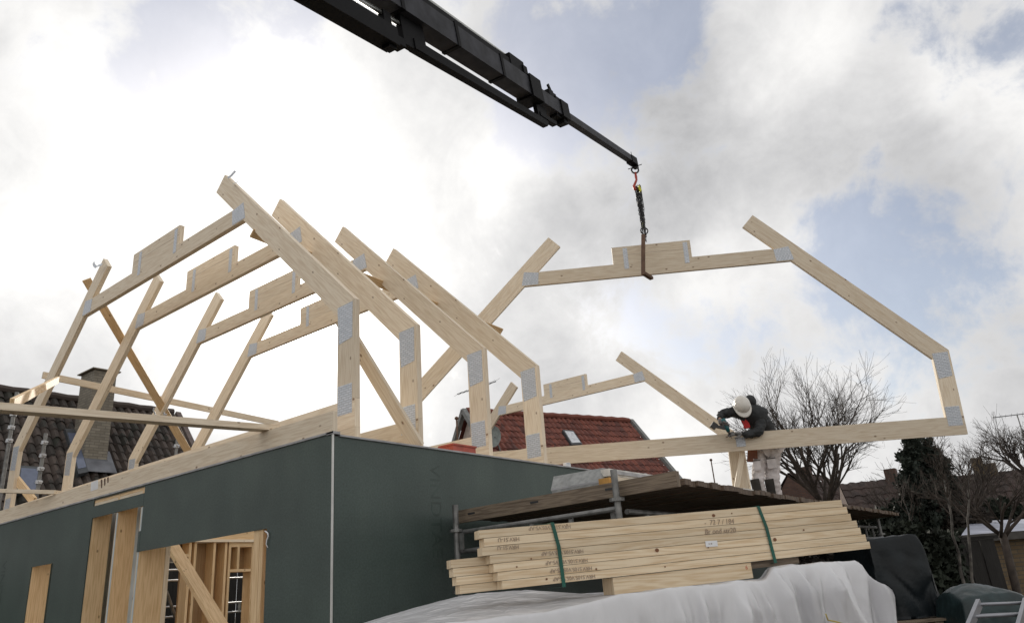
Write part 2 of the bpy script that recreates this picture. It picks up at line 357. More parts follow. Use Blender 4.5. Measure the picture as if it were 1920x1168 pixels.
# studs of the gable wall
def stud(x0, x1, y0=-.387, y1=-.185, z0=G, z1=-.16, m=MWO): MB().box(x0, x1, y0, y1, z0, z1, V((0, 0, 1))).build('stud', m, house, bevel=.002)
for x0 in (-4.15, -3.6, -3.0, -2.4, -1.84, -1.315, -.68, -.10, .095, .662, 3.157, 3.243, 3.36, 3.9, 4.10): stud(x0, x0 + .045 if x0 != 3.157 else 3.238)
stud(1.178, 1.223, -.387, -.112, G, -.16)
MB().box(1.19, 1.225, -.110, -.062, G, -.50, V((0, 0, 1))).build('stud', MW, house)
for x0, z1_ in ((.667, -.36), (1.183, -.36)): MB().box(x0 + .012, x0 + .040, -.392, -.3875, G, z1_).build('white_foil', MFO, house)
MB().box(-4.15, 4.15, -.385, -.18, -.19, -.1465).build('top_plate', MWO, house)
MB().box(.14, 1.178, -.386, -.34, -.232, -.192).build('header', MW, house)
MB().grid(20, 40, lambda u, v: (-.35 + u * 1.35, -.055 + .02 * noise.noise(V((u * 6, v * 9, 1))), G + .3 + v * 2.5)).build('white_foil', MFO, house, smooth=True)
# torn membrane at the upper corner of the wide opening
MB().tube([onY(x, y, -.415) for x, y in ((497, 995), (502, 999), (503, 1005), (500, 1012), (499, 1020), (502, 1026))], [.006, .007, .005, .006, .004, .004], 5).build('torn_membrane', MLB, house, smooth=True)
# far long wall seen through the wide opening
XW = -3.95
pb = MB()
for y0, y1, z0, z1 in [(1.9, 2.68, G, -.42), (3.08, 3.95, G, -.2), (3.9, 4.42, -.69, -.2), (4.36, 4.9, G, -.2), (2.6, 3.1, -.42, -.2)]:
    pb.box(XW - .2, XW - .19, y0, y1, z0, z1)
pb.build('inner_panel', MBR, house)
def fst(y0, y1, z0=G, z1=-.215, x0=-4.14, x1=-3.9, m=MWO): MB().box(x0, x1, y0, y1, z0, z1, V((0, 0, 1))).build('stud', m, house, bevel=.002)
for y0, y1 in [(.0, .045), (.6, .645), (1.2, 1.245), (1.8, 1.845), (2.4, 2.445), (3.10, 3.145), (3.20, 3.245), (3.57, 3.615), (3.80, 3.845), (3.88, 3.925), (4.36, 4.405), (4.9, 4.945), (5.5, 5.545), (6.1, 6.145)]: fst(y0, y1)
MB().box(-4.14, -3.9, 2.445, 3.10, -.46, -.415).build('header', MWO, house)
MB().box(-4.14, -3.9, 3.925, 4.36, -.30, -.215).build('header', MWO, house)
MB().box(-4.14, -3.9, 3.925, 4.36, -.735, -.69).build('header', MWO, house)
fst(4.06, 4.105, -.69, -.30)
# interior partition
for y0 in (2.0, 2.6, 3.2): MB().box(.9, 1.02, y0 + 3, y0 + 3.045, G, -.35, V((0, 0, 1))).build('stud', MWO, house)
MB().box(-4.1, 4.1, -.3, 10.4, G + .06, G + .16).build('floor_slab', plain('slab', (.33, .31, .28), .8), house)
# right long wall studs inside
for k in range(17): MB().box(3.94, 4.187, .1 + k * .6, .145 + k * .6, G + .16, -.215, V((0, 0, 1))).build('stud', MWO, house)
# lettering printed on the boards, running down the wall
for s_, y_, z_ in (('VINDTAET', .72, -.30), ('VINDTAET', .72, -1.75)):
    text('printed_lettering', s_, (4.2004, y_, z_), (0, 0, -1), (0, 1, 0), .19, MBT, house, sx=1.05)
text('printed_lettering', 'VINDTAET', (-2.15, YF - .0004, -.62), (0, 0, -1), (1, 0, 0), .17, MBT, house)

# diagonal prop inside the opening
pr = MB().beam(onY(316, 1012, .35), onY(424, 1190, .05), .045, .145, V((0, 1, 0)))
tag(pr.build('diagonal_brace', MWO, bevel=.002), 'diagonal timber prop leaning inside the wide wall opening', 'brace')

# ------------------------------------------------------------------ trusses
TL1 = None
L_, WP, VK, A_, DR, LR, LL, VC, HCL, BW, VB, BV, HC, TH = 4.0, .241, 1.202, .77593, .247, 3.384, 3.352, 2.773, .215, .607, .279, -.026, .254, .062
ca, sa = math.cos(A_), math.sin(A_)
def inner_v(u): return VK - DR * ca + (L_ - DR * sa - u) / ca * sa
def inner_u(v): return L_ - DR * sa - (v - VK + DR * ca) * ca / sa
def prism(poly, y0, y1, ax): return MB().hull([V((u, y0, v)) for u, v in poly], [V((u, y1, v)) for u, v in poly], V((ax[0], 0, ax[1])))
def make_truss(root, lr_l=LL, mark=None):
    def P(name, poly, ax, m=MW, y0=0, y1=TH, bev=.0025): return prism(poly, y0, y1, ax).build(name, m, root, local=True, bevel=bev)
    P('bottom_chord', [(-L_, 0), (L_, 0), (L_, HC), (-L_, HC)], (1, 0))
    for s in (1, -1):
        S_ = lambda q: [(s * a, b_) for a, b_ in q]
        LRs = LR if s > 0 else lr_l
        P('knee_post', S_([(L_ - WP, HC + .002), (L_, HC + .002), (L_, VK - .002), (L_ - WP, inner_v(L_ - WP) - .002)]), (0, 1))
        tip = (L_ - LRs * ca, VK + LRs * sa); tin = (L_ - LRs * ca - DR * sa, VK + LRs * sa - DR * ca)
        P('rafter', S_([(L_, VK), tip, tin, (L_ - WP, inner_v(L_ - WP))]), (s * ca, -sa))
        # nail plates
        def pl(q, ax): P('nail_plate', S_(q), ax, MPL, -.003, -.0005, 0)
        k = .02
        pl([(L_ - WP + k, VK - .40), (L_ - .03, VK - .37), (L_ - .025, VK - .02), (L_ - WP - .0, VK + .02 if False else VK - .03)], (1, 0))
        pl([(L_ - WP + .01, .13), (L_ - .035, .13), (L_ - .035, .40), (L_ - WP + .01, .40)], (1, 0))
        uc = inner_u(VC + HCL / 2)
        pl([(uc - .11, VC + .012), (uc + .15, VC + .012), (uc + .10, VC + HCL - .012 + .03), (uc - .13, VC + HCL - .012)], (0, 1))
        pl([((.50 if s > 0 else .43) * 1.0 - .035, VC + HCL - .09), ((.50 if s > 0 else .43) + .035, VC + HCL - .09), ((.50 if s > 0 else .43) + .035, VC + HCL + .25), ((.50 if s > 0 else .43) - .035, VC + HCL + .25)], (1, 0))
    P('collar_tie', [(-inner_u(VC) + .001, VC), (inner_u(VC) - .001, VC), (inner_u(VC + HCL) - .001, VC + HCL), (-inner_u(VC + HCL) + .001, VC + HCL)], (1, 0))
    h = VB / 2
    P('packing_block', [(BV - BW, VC + HCL + .001), (BV + BW, VC + HCL + .001), (BV + BW, VC + HCL + VB), (BV - BW, VC + HCL + VB)], (1, 0))
    # joint line of the two boards of the block, a thin dark gap
    P('board_gap', [(BV - BW + .01, VC + HCL + h), (BV + BW - .01, VC + HCL + h), (BV + BW - .01, VC + HCL + h + .004), (BV - BW + .01, VC + HCL + h + .004)], (1, 0), MIN, -.0008, 0, 0)
def copy_tree(o, parent=None):
    c = o.copy(); COL.objects.link(c)
    if parent is not None: c.parent = parent
    for ch in [q for q in bpy.data.objects if q.parent == o]: copy_tree(ch, c)
    return c
def pose(x, s, z, r, w):
    c, q = math.cos(r), math.sin(r)
    roll = Matrix(((c, 0, -q), (0, 1, 0), (q, 0, c)))
    return Matrix.Translation(V((x + L_ - L_ * math.cos(w), s - L_ * math.sin(w), z))) @ (Matrix.Rotation(w, 3, 'Z') @ roll).to_4x4()
M5 = Matrix(((0.857701474811378, -0.5107350866414778, 0.05914263588739707), (0.5137430116627317, 0.8559017421607139, -0.05916355072137819), (-0.020403383888299355, 0.08112878058726757, 0.9964947681178912)))
X5 = V((7.743844783327822, 7.8493617486367615, 0.12249369746524572))
TP = {1: pose(0, 0, 0, 0, -.01878), 2: pose(.0637, .7239, -.0697, -.0089, -.0215), 3: pose(.0515, 1.7797, -.0893, -.0097, -.0151), 4: pose(.1001, 2.7051, -.1413, -.0062, -.0153),
      6: pose(-.3523, 10.2736, -.095, -.0075, .0024), 5: Matrix.Translation(X5 + M5 @ V((-L_, 0, 0))) @ M5.to_4x4()}
TL = {1: 'foremost roof truss at the gable end, metal straps on its rafter tips', 2: 'second roof truss counted from the gable end, just behind the foremost one', 3: 'third roof truss from the gable end, an aerial showing beside its right post',
      4: 'fourth roof truss, last of the closely spaced ones above the green side wall', 5: 'roof truss hanging from the crane chain, held by the worker in the white hard hat', 6: 'farthest roof truss, standing alone before the red tiled roof'}
t1 = thing('roof_truss', (0, 0, 0), TL[1], 'roof truss', 'roof trusses set on the house walls', TP[1]); make_truss(t1)
bpy.context.view_layer.update()
for k in (2, 3, 4, 6, 5):
    c = copy_tree(t1); c.matrix_world = TP[k]; c['label'] = TL[k]; WM[c.name] = TP[k]
    if k == 5: del c['group']; t5 = c
    if k == 6: t6 = c
prism([(-L_, -.168), (L_, -.168), (L_, -.001), (-L_, -.001)], 0, .062, (1, 0)).build('packing_plate', MW, t1, local=True, bevel=.002)
# perforated metal straps on the foremost truss
def strap(pts, w, up, root, name='metal_strap'):
    m = MB(); pts = [V(p) for p in pts]; up = V(up).normalized()
    for a, b_ in zip(pts, pts[1:]): m.hull([a - up * w / 2, a + up * w / 2, b_ + up * w / 2, b_ - up * w / 2], [q + V((.0, .002, 0)) for q in (a - up * w / 2, a + up * w / 2, b_ + up * w / 2, b_ - up * w / 2)])
    return m.build(name, MPL, root)
strap([onY(427, 334, .02), onY(433, 330, .02), onY(441, 321, .02)], .05, (1, 0, -.9), t1)
strap([onY(437, 345, .02), onY(441, 343, .0), onY(446, 341, -.02)], .03, (0, .6, .8), t1)
strap([onY(191, 496, .04), onY(184, 498, .02), onY(180, 501, 0), onY(176, 497, -.02), onY(175, 492, -.02)], .05, (0, .4, .9), t1)

# ------------------------------------------------------------------ loose braces and boards about the trusses
def board(name, p0, p1, w, h, label, up=V((0, 0, 1)), m=MW, cat='board', group=None):
    return tag(MB().beam(p0, p1, w, h, up).build(name, m, bevel=.002), label, cat, group)
# long plank projecting from the gable beam out of the picture on the left
pA = onY(470, 820, -.37); pA.z = .075; pB = at(-60, 760, 4.9)
dAB = (pB - pA).normalized()
board('timber_plank', pA + V((.25, .0, .0)) - dAB * .1, pB, .12, .05, 'long timber plank resting on the gable beam and running out of view on the left', m=MW)
qA = onY(108, 920, -.37); qA.z = .07; qB = at(-40, 919, 9.3)
board('timber_plank', qA, qB, .10, .045, 'short timber plank low on the left, its end resting on the gable beam')
board('diagonal_brace', onY(162, 524, .09), onY(362, 862, 2.75), .03, .12, 'long diagonal brace crossing behind the left rafters of the trusses', up=V((.7, 0, .7)), cat='brace', m=MWO)
r0 = onY(80, 703, .12); r1 = onX(521, 794, r0.x - .1)
board('rail_board', r0, r1, .04, .10, 'thin rail board running level along the left rafters', cat='board', m=MW)
board('timber_brace', at(22, 757, 6.4), onY(108, 712, -.06), .035, .09, 'slanting brace board rising from the long plank to the foremost left rafter', cat='brace', m=MWO)
board('timber_brace', onY(28, 895, .2), onY(64, 940, .25), .04, .12, 'short orange brace at the foot of the foremost left post', cat='brace', m=MWO)
RN = V((sa, 0, ca)); RO = V((L_, 0, VK)) - RN * (DR + .03)
def onR(x, y): d = ray(x, y); return CAM + d * ((RO - CAM).dot(RN) / d.dot(RN))
board('diagonal_brace', onR(472, 437), onR(940, 622), .03, .10, 'diagonal batten threaded between the right rafters of the four near trusses', up=V((.7, 0, .7)), cat='brace', m=MWO)
board('post_brace', onY(640, 600, .085), onY(784, 838, .68), .045, .13, 'slanting brace board between the first and second right knee posts above the house corner', up=V((1, 0, .5)), cat='brace')
# clamp
cl = thing('screw_clamp', at(296, 778, 11.2), 'small steel screw clamp gripping the third left rafter above the long plank', 'clamp')
D_ = 11.15
MB().tube([at(289, 765, D_), at(287, 769, D_), at(299, 789, D_), at(312, 776, D_)], .012, 6).build('clamp_frame', MGZ, cl)
MB().tube([at(307, 773, D_), at(312, 787, D_)], .014, 6).tube([at(297, 787, D_), at(298, 794, D_)], .016, 6).build('clamp_screw', MGZ, cl)
# red box on the wall and white packers
rp = onX(863, 842, 4.03)
rb = thing('red_box', (rp.x, rp.y, -.17), 'flat red box lying on top of the side wall between the second and third posts', 'box')
MB().box(3.95, 4.13, rp.y - .22, rp.y + .12, -.150, -.075).build('body', MRB, rb, bevel=.006)
MB().box(3.94, 4.14, rp.y - .23, rp.y + .13, -.0745, -.058).build('lid', MRB, rb, bevel=.004)
for i, (px, py, lb) in enumerate([(1065, 877, 'small white packer on the side wall just right of the fourth post'), (1145, 888, 'small white packer on the wall top behind the pale carton'), (1210, 896, 'small white packer on the wall top, nearest the hanging deck edge'), (1264, 902, 'small white packer farthest along the wall top, at the scaffold deck corner')]):
    q = onX(px, py, 4.16); w_ = MB().box(4.13, 4.17, q.y - .05, q.y + .05, -.149, q.z + .05).box(4.12, 4.18, q.y - .03, q.y + .03, q.z + .0505, q.z + .06)
    tag(w_.build('wall_packer', MLB), lb, 'packer', 'white packers on the side wall')

# ------------------------------------------------------------------ crane
tipP = V((4.5, 5.4, 4.86))
baseP = at(640, -60, 6.0); ax_ = (baseP - tipP).normalized(); sx_ = ax_.cross(V((0, 0, 1))).normalized(); ux_ = sx_.cross(ax_)
crane = thing('crane_boom', baseP, 'dark telescopic crane boom reaching down from the top of the picture to the lifting chain', 'crane')
def cb(m, t0, t1, u, s, h, w, h1=None, w1=None, du=0):
    return m.beam(tipP + ax_ * t0 + ux_ * u + sx_ * s, tipP + ax_ * t1 + ux_ * (u + du) + sx_ * s, w, h, ux_, w1=w1, h1=h1)
cb(MB(), .10, 2.8, 0, 0, .10, .09).build('inner_section', MCG, crane, bevel=.012)
cb(MB(), 2.75, 3.75, 0, 0, .18, .15).build('middle_section', MCG, crane, bevel=.02)
cb(MB(), 3.6, 13.0, .01, 0, .23, .18, .27, .22).build('main_section', MCG, crane, bevel=.03)
m = cb(MB(), 2.68, 2.9, 0, 0, .23, .19); cb(m, 2.72, 2.84, -.13, 0, .08, .12); cb(m, 2.88, 3.02, -.10, 0, .06, .1); m.build('section_collar', MCR, crane, bevel=.015)
cb(MB(), 3.5, 3.78, .01, 0, .28, .23).build('section_collar', MCR, crane, bevel=.015)
m = cb(MB(), 3.9, 13.0, .185, .01, .10, .13); m.build('cylinder_housing', MCR, crane, bevel=.02)
m = cb(MB(), 3.78, 4.12, .22, .0, .17, .13); cb(m, 3.74, 3.84, .2, 0, .1, .16); m.build('cylinder_bracket', MCR, crane, bevel=.02)
MB().tube([tipP + ax_ * 3.9 + ux_ * .30, tipP + ax_ * 13.0 + ux_ * .33], .018, 10).build('piston_rod', MCH, crane, smooth=True)
MB().tube([tipP + ax_ * 3.05 + ux_ * .15, tipP + ax_ * 3.8 + ux_ * .17], .02, 10).build('piston_rod', MCH, crane, smooth=True)
m = MB().tube([tipP + ax_ * 4.1 + ux_ * .27, tipP + ax_ * 4.6 + ux_ * .285, tipP + ax_ * 6 + ux_ * .27, tipP + ax_ * 13.0 + ux_ * .28], .008, 6)
m.tube([tipP + ax_ * 2.75 + ux_ * .12, tipP + ax_ * 3.2 + ux_ * .16, tipP + ax_ * 3.6 + ux_ * .2, tipP + ax_ * 4 + ux_ * .18], .012, 6); m.build('hydraulic_hose', MCR, crane, smooth=True)
MB().tube([tipP + ax_ * 3.0 + ux_ * .02 - sx_ * -.11, tipP + ax_ * 3.8 + ux_ * -.02 + sx_ * .13, tipP + ax_ * 5.2 + ux_ * .03 + sx_ * .12, tipP + ax_ * 13.0 + ux_ * -.02 + sx_ * .13], .010, 6).build('hydraulic_hose', MCR, crane, smooth=True)
for t_ in (4.4, 5.3, 6.2, 7.1): cb(MB(), t_, t_ + .05, .015, 0, .262, .205).build('band_clamp', MCR, crane)
m = cb(MB(), 2.72, 2.95, .13, 0, .07, .10); cb(m, 2.88, 3.08, .17, .01, .07, .09); cb(m, 3.02, 3.14, .15, -.02, .09, .08)
m.beam(tipP + ax_ * 2.9 + ux_ * .18, tipP + ax_ * 3.0 + ux_ * .32, .02, .05, ax_); m.build('valve_block', MCR, crane, bevel=.01)
m = cb(MB(), 3.35, 6.05, -.325, 0, .075, .07, .10, .08, du=-.02); m.build('lower_beam', MCR, crane, bevel=.01)
m = cb(MB(), 3.05, 3.5, -.24, 0, .05, .07); cb(m, 3.3, 3.55, -.22, 0, .22, .05); m.build('beam_bracket', MCR, crane, bevel=.01)
cb(MB(), 5.85, 6.2, -.25, 0, .30, .06).build('beam_bracket', MCR, crane, bevel=.01)
m = cb(MB(), 6.35, 13.0, -.42, .0, .17, .15); cb(m, 6.22, 6.5, -.42, 0, .08, .1); cb(m, 6.36, 6.46, -.50, 0, .06, .08); cb(m, 6.35, 6.45, -.28, 0, .2, .06); m.build('lower_arm', MCR, crane, bevel=.015)
MB().tube([tipP + ax_ * 6.1 + ux_ * -.20, tipP + ax_ * 13.0 + ux_ * -.22], .022, 10).build('piston_rod', MCH, crane, smooth=True)
m = cb(MB(), -.03, .22, -.01, 0, .12, .11); cb(m, -.09, .02, -.05, 0, .12, .07)
m.tube([tipP + ax_ * .04 + ux_ * .05, tipP + ax_ * .03 + ux_ * .16], .006, 5); m.tube([tipP + ax_ * -.05 + ux_ * .0, tipP + ax_ * -.09 + ux_ * .07 - sx_ * .03], .005, 5)
m.tube([tipP + ax_ * .0 + ux_ * -.09 - sx_ * .12, tipP + ax_ * .0 + ux_ * -.09 + sx_ * .12], .008, 5); m.build('boom_head', MCR, crane, bevel=.01)
cx, cy = 4.5, 5.4
def ring(c, n, r, th, nseg=20, arc=1.0, st=0):
    a = n.orthogonal().normalized(); b_ = n.cross(a)
    return [c + (a * math.cos(st + 2 * math.pi * arc * k / nseg) + b_ * math.sin(st + 2 * math.pi * arc * k / nseg)) * r for k in range(nseg + 1)]
vd = V((.55, -.75, 0)).normalized()   # ring axis faces the street
rnd_ = lambda a: random.uniform(-a, a)
lift = thing('lifting_chain', (cx, cy, 3.5), 'bundled black chain hanging on a red hook between boom and truss', 'chain')
MB().tube(ring(V((cx, cy, 4.70)), vd, .055, 0), .014, 8).build('shackle', MCN, lift, smooth=True)
side = V((vd.y, -vd.x, 0))
hk = [V((cx, cy, 4.66)), V((cx, cy, 4.58)), V((cx, cy, 4.52)) , V((cx, cy, 4.46)) + side * .03, V((cx, cy, 4.41)) + side * .055, V((cx, cy, 4.36)) + side * .045, V((cx, cy, 4.335)), V((cx, cy, 4.36)) - side * .04, V((cx, cy, 4.40)) - side * .045]
MB().tube(hk, [.016, .022, .018, .02, .024, .026, .022, .016, .008], 8).build('hook', MRD, lift, smooth=True)
for j in range(8):
    m = MB(); ln = (.95, 1.0, .80, .9, .66, .84, .74, .58)[j]; ox = side * ((j % 4) - 1.5) * .024; oy = vd * ((j // 4) * .04 - .02); rz_ = random.uniform(0, 3)
    nl = int(ln / .034)
    for k in range(nl):
        c = V((cx, cy, 4.42 - k * .034 - j * .007)) + ox * (1 - .45 * k / nl) + oy + V((rnd_(.005), rnd_(.005), 0)); a_ = rz_ + k * math.pi / 2 + k * .13; ax2 = side * math.cos(a_) + vd * math.sin(a_); tl_ = V((rnd_(.005), rnd_(.005), 0))
        lk = [c + V((0, 0, .022)) + tl_ + ax2 * .006, c + ax2 * .011, c + V((0, 0, -.022)) - tl_ + ax2 * .006, c + V((0, 0, -.022)) - tl_ - ax2 * .006, c - ax2 * .011, c + V((0, 0, .022)) + tl_ - ax2 * .006, c + V((0, 0, .022)) + tl_ + ax2 * .006]
        m.tube(lk, .0052, 5, cap=False)
    m.build('chain_strand', MCN, lift)
m = MB().tube([V((cx, cy, 4.42)) - side * .05, V((cx, cy, 4.0)) - side * .05, V((cx, cy, 3.70))], .006, 5); m.build('sling_cable', MCN, lift)
MB().beam(V((cx, cy, 4.38)) + side * -.01 - vd * -.05, V((cx, cy, 4.28)) - side * .03 + vd * .05, .03, .05, vd).beam(V((cx, cy, 3.76)), V((cx, cy, 3.68)), .02, .03, vd).build('sling_tag', MYE, lift)
MB().tube(ring(V((cx, cy, 3.615)), vd, .055, 0), .010, 8).build('ring', MCN, lift, smooth=True)
br = thing('lifting_bracket', (cx, cy, 2.8), 'rusty brown lifting hook plate under the block of the hanging truss', 'bracket')
p1 = V((cx, cy, 3.57)); tn5 = M5 @ V((0, 1, 0))
c5 = X5 + M5 @ V((-L_ - .05, -.05, VC - .02)); 
q1 = at(1206, 440, 11.52); q2 = at(1206, 515, 11.30); q3 = at(1223, 516, 11.32)
MB().beam(q1, q2, .02, .062, M5 @ V((1, 0, 0))).build('stem', MRU, br, bevel=.004)
MB().beam(q2 + V((0, 0, .015)) - tn5 * .03, q3 + tn5 * .16, .06, .045).build('foot', MRU, br, bevel=.004)

# ------------------------------------------------------------------ scaffold with deck
scf = thing('scaffold', (5.4, 4, G), 'tube scaffold with dark timber deck beside the green wall', 'scaffold')
ZD = -.82
def stand(x, y, z1, r=.026):
    m = MB().tube([(x, y, G), (x, y, z1)], r, 12)
    for z in [z1 - .22 - .5 * k for k in range(4)]: m.tube([(x, y, z - .012), (x, y, z + .012)], .058, 10)
    return m.build('standard', MST, scf)
stand(4.45, .76, -.70); stand(6.14, .655, -.655, .026)
for y in (3.4, 6.0, 8.4):
    stand(4.45, y, -.84); stand(6.2, y, -.84)
def tb(name, a, b_, r=.022, m=None): return MB().tube([a, b_], r, 10).build(name, m or MST, scf)
for z in (-.935, -1.095):
    tb('ledger', (4.40, .80, z), (6.14, .69, z), .02, None)
    tb('ledger', (6.13, .80, z - .02), (6.13, 8.5, z - .02), .02)
m = MB()
for k in range(5): m.box(4.5 + k * .38, 4.535 + k * .38, .74, .76, -1.085, -.945)
for k in range(18): m.box(6.12, 6.14, 1.1 + k * .42, 1.135 + k * .42, -1.1, -.96)
m.build('lattice_web', MST, scf)
for k in range(4): tb('cross_tube', (4.4, 3.3 + 1.7 * k, -.87), (5.9, 3.3 + 1.7 * k, -.87), .022)
dm = MB()
for k in range(62):
    y0 = .93 + k * .125
    dm.box(4.30, 6.56 + random.uniform(-.02, .02) - .0018 * k, y0, y0 + .118, ZD + .012 + random.uniform(-.006, .006), ZD + .056 + random.uniform(-.006, .004), V((1, 0, 0)))
dm.build('deck_boards', MWD, scf)
eb = MB().beam((4.32, .905, ZD + .03), (6.63, .70, ZD + .03), .045, .11); eb.build('edge_board', MWB, scf, bevel=.004)
for t in (.1, .42, .75):
    m = MB(); p = V((4.32, .905, ZD + .04)).lerp(V((6.63, .70, ZD + .04)), t); m.box(p.x - .045, p.x + .045, p.y - .026, p.y - .0235, p.z - .008, p.z + .008); m.build('hand_slot', MCN, scf)
# guard posts of the far side scaffold
def post_couple(p, z0, z1, label):
    t_ = thing('scaffold_pole', (p.x, p.y, z0), label, 'scaffold pole', 'scaffold poles beyond the left eave')
    m = MB().tube([(p.x, p.y, z0), (p.x, p.y, z1)], .03, 10); m.build('tube', MST, t_)
    m = MB()
    for k in range(4):
        z = z1 - .16 - k * .22; m.tube([(p.x, p.y, z - .03), (p.x, p.y, z + .03)], .05, 8); m.box(p.x - .08, p.x + .08, p.y - .03, p.y + .03, z - .012, z + .012)
    m.build('coupler', MGZ, t_)
post_couple(onX(15, 840, -4.9), G, onX(30, 735, -4.9).z, 'tall scaffold pole at the far left, passing behind the long plank')
post_couple(onX(76, 880, -4.9), G, onX(83, 812, -4.9).z, 'short topped scaffold pole with couplers between the first two left posts')
post_couple(onX(330, 850, -4.9), G, onX(335, 800, -4.9).z, 'pale scaffold pole seen right of the brick chimney')
tg = thing('guard_rail', (-4.9, 5.2, -1.6), 'grey guard rails seen through the wall openings in the dark behind', 'guard rail')
for z in (-.62, -.80, -1.25, -1.42): MB().tube([(-4.8, .5, z), (-4.8, 9.0, z)], .018, 8).build('rail', MGZ, tg)
m = MB()
for k in range(12): m.box(-4.81, -4.79, 1.0 + k * .62, 1.05 + k * .62, -1.42, -1.25)
m.build('lattice_web', MGZ, tg)
MB().tube([onX(312, 1108, -4.7), onX(335, 1175, -4.7)], .03, 8).build('diagonal_tube', MST, tg)
# things stored on the deck
bx = thing('carton', (5.2, 1.0, -.76), 'pale grey carton lying along the scaffold deck edge', 'carton')
a0 = onY(1040, 940, .96); a1 = onY(1129, 921, .96); b0 = onY(1033, 917, .96); b1 = onY(1127, 901, .96); c0 = onY(1038, 893, 1.06); c1 = onY(1129, 877, 1.06)
bk = V((0, .32, 0))
MB().hull([a0, b0, c0, c0 + bk, a0 + bk + V((0, .1, 0))], [a1, b1, c1, c1 + bk, a1 + bk + V((0, .1, 0))], V((1, 0, 0))).build('body', MBX, bx, bevel=.006)
tp_ = MB().hull([b0 + V((0, -.002, .004)), b0 + V((0, -.002, -.012)), b0 + V((0, .001, -.012)), b0 + V((0, .001, .004))], [b1 + V((0, -.002, .004)), b1 + V((0, -.002, -.012)), b1 + V((0, .001, -.012)), b1 + V((0, .001, .004))])
tp_.build('fold_edge', MFL, bx)
tw = thing('timber_stack', (5.6, 2.5, -.76), 'short stack of stored timber beams with an orange end on the scaffold deck', 'timber')
e0 = onY(1122, 899, .93); e1_ = onY(1122, 917, .93)
MB().box(e0.x, e0.x + .10, .93, .965, e1_.z, e0.z + .005).build('beam_end', plain('orange_end', (.50, .26, .06), .6), tw)
MB().box(e0.x + .02, e0.x + .16, .966, 3.6, e1_.z + .01, e0.z).build('beam', MW, tw)
fr = onY(1130, 880, 1.02)
MB().box(fr.x - .02, fr.x + .06, 1.02, 4.2, e0.z + .03, fr.z).build('white_profile', MWP, tw, bevel=.003)
MB().box(fr.x + .061, fr.x + .075, 1.05, 4.2, e0.z + .045, fr.z - .015).build('profile_groove', MFL, tw)
MB().box(e0.x + .0, e0.x + .2, 1.1, 3.2, ZD + .063, e1_.z + .008).build('bearer', MWB, tw)

# ------------------------------------------------------------------ lumber stack and its covered pile
SA = V((6.37, -1.24, 0)); S1 = V((.567, .824, 0)).normalized(); S2 = V((S1.y, -S1.x, 0))
def st(s, k, z, tilt=0.0): return SA + S1 * s + S2 * k + V((0, 0, z + tilt * s))
TLT = .029
rows = [(-1.141, .010, 2.338), (-1.184, .035, 2.368), (-1.227, .022, 2.385), (-1.270, .062, 2.42), (-1.313, .078, 2.435), (-1.356, .098, 2.462), (-1.399, .118, 2.48)]
lum_ = []
RT = ['top', 'second', 'third', 'fourth', 'fifth', 'sixth', 'bottom']
for i, (z, s0, s1) in enumerate(rows):
    for c, (k0, k1, ds0, ds1) in enumerate([(-.095, 0, 0, 0), (-.195, -.10, -.17 if i > 2 else .12, -.05)]):
        z0 = z - .0408; jk = random.uniform(-.005, .0) if c == 0 and i != 0 else 0; k0 += jk; k1 += jk; a = s0 + (ds0 if c else 0) - (.005 * i if c and i > 2 else 0)
        tz = .0
        m = MB().hull([st(a, k0, z0, TLT), st(a, k1, z0, TLT), st(a, k1, z, TLT), st(a, k0, z, TLT)], [st(s1 + ds1, k0, z0, TLT), st(s1 + ds1, k1, z0, TLT), st(s1 + ds1, k1, z, TLT), st(s1 + ds1, k0, z, TLT)], S1)
        o = m.build('lumber_board', MWL, bevel=.003)
        tag(o, f'{RT[i]} board of the {"front" if c == 0 else "rear"} column in the strapped lumber stack', 'board', 'boards in the strapped lumber stack')
        lum_.append(o)
frt = [o for i, o in enumerate(lum_) if i % 2 == 0]
def brd(px, py, i):   # point on the front face of the stack
    d = ray(px, py); t = ((SA - CAM).dot(S2) + .0007) / d.dot(S2); return CAM + d * t
def mark(s_, px, py, i, size, flip=True, mat=MIN, sx=1.0, sh=0):
    p = brd(px, py, i); xa = -S1 if flip else S1; ya = V((0, 0, -1)) if flip else V((0, 0, 1))
    text('stamp' if flip else 'writing', s_, p, xa, ya, size, mat, frt[i], sx=sx, shear=sh)
LS = 'HRV.S10S.V0S.VS-AP'
mark(LS, 1070, 983, 0, .028, sx=1.0); mark('HRV.S1-U', 974, 1006, 1, .029); mark('HRV.S1-U', 973, 1021, 2, .029)
mark(LS, 1094, 1029, 3, .028, sx=1.0); mark(LS, 1102, 1046, 4, .028, sx=1.0); mark(LS, 1110, 1061, 5, .028, sx=1.0); mark(LS, 1116, 1076, 6, .028, sx=1.0)
mark('-  72 7 / 184', 1321, 984, 1, .040, False, sx=1.0, sh=.1); mark('Br ond str20', 1322, 1001, 2, .040, False, sx=1.0, sh=.1)
lp = brd(1322, 1014, 3)
lb = MB().hull([lp, lp + S1 * .078, lp + S1 * .078 - V((0, 0, .032)), lp - V((0, 0, .032))], [q + S2 * .0008 for q in (lp, lp + S1 * .078, lp + S1 * .078 - V((0, 0, .032)), lp - V((0, 0, .032)))])
lb.build('paper_label', MLB, frt[3]); text('writing', 'K 20', lp + S1 * .02 - V((0, 0, .02)) + S2 * .0012, S1, (0, 0, 1), .012, MIN, frt[3])
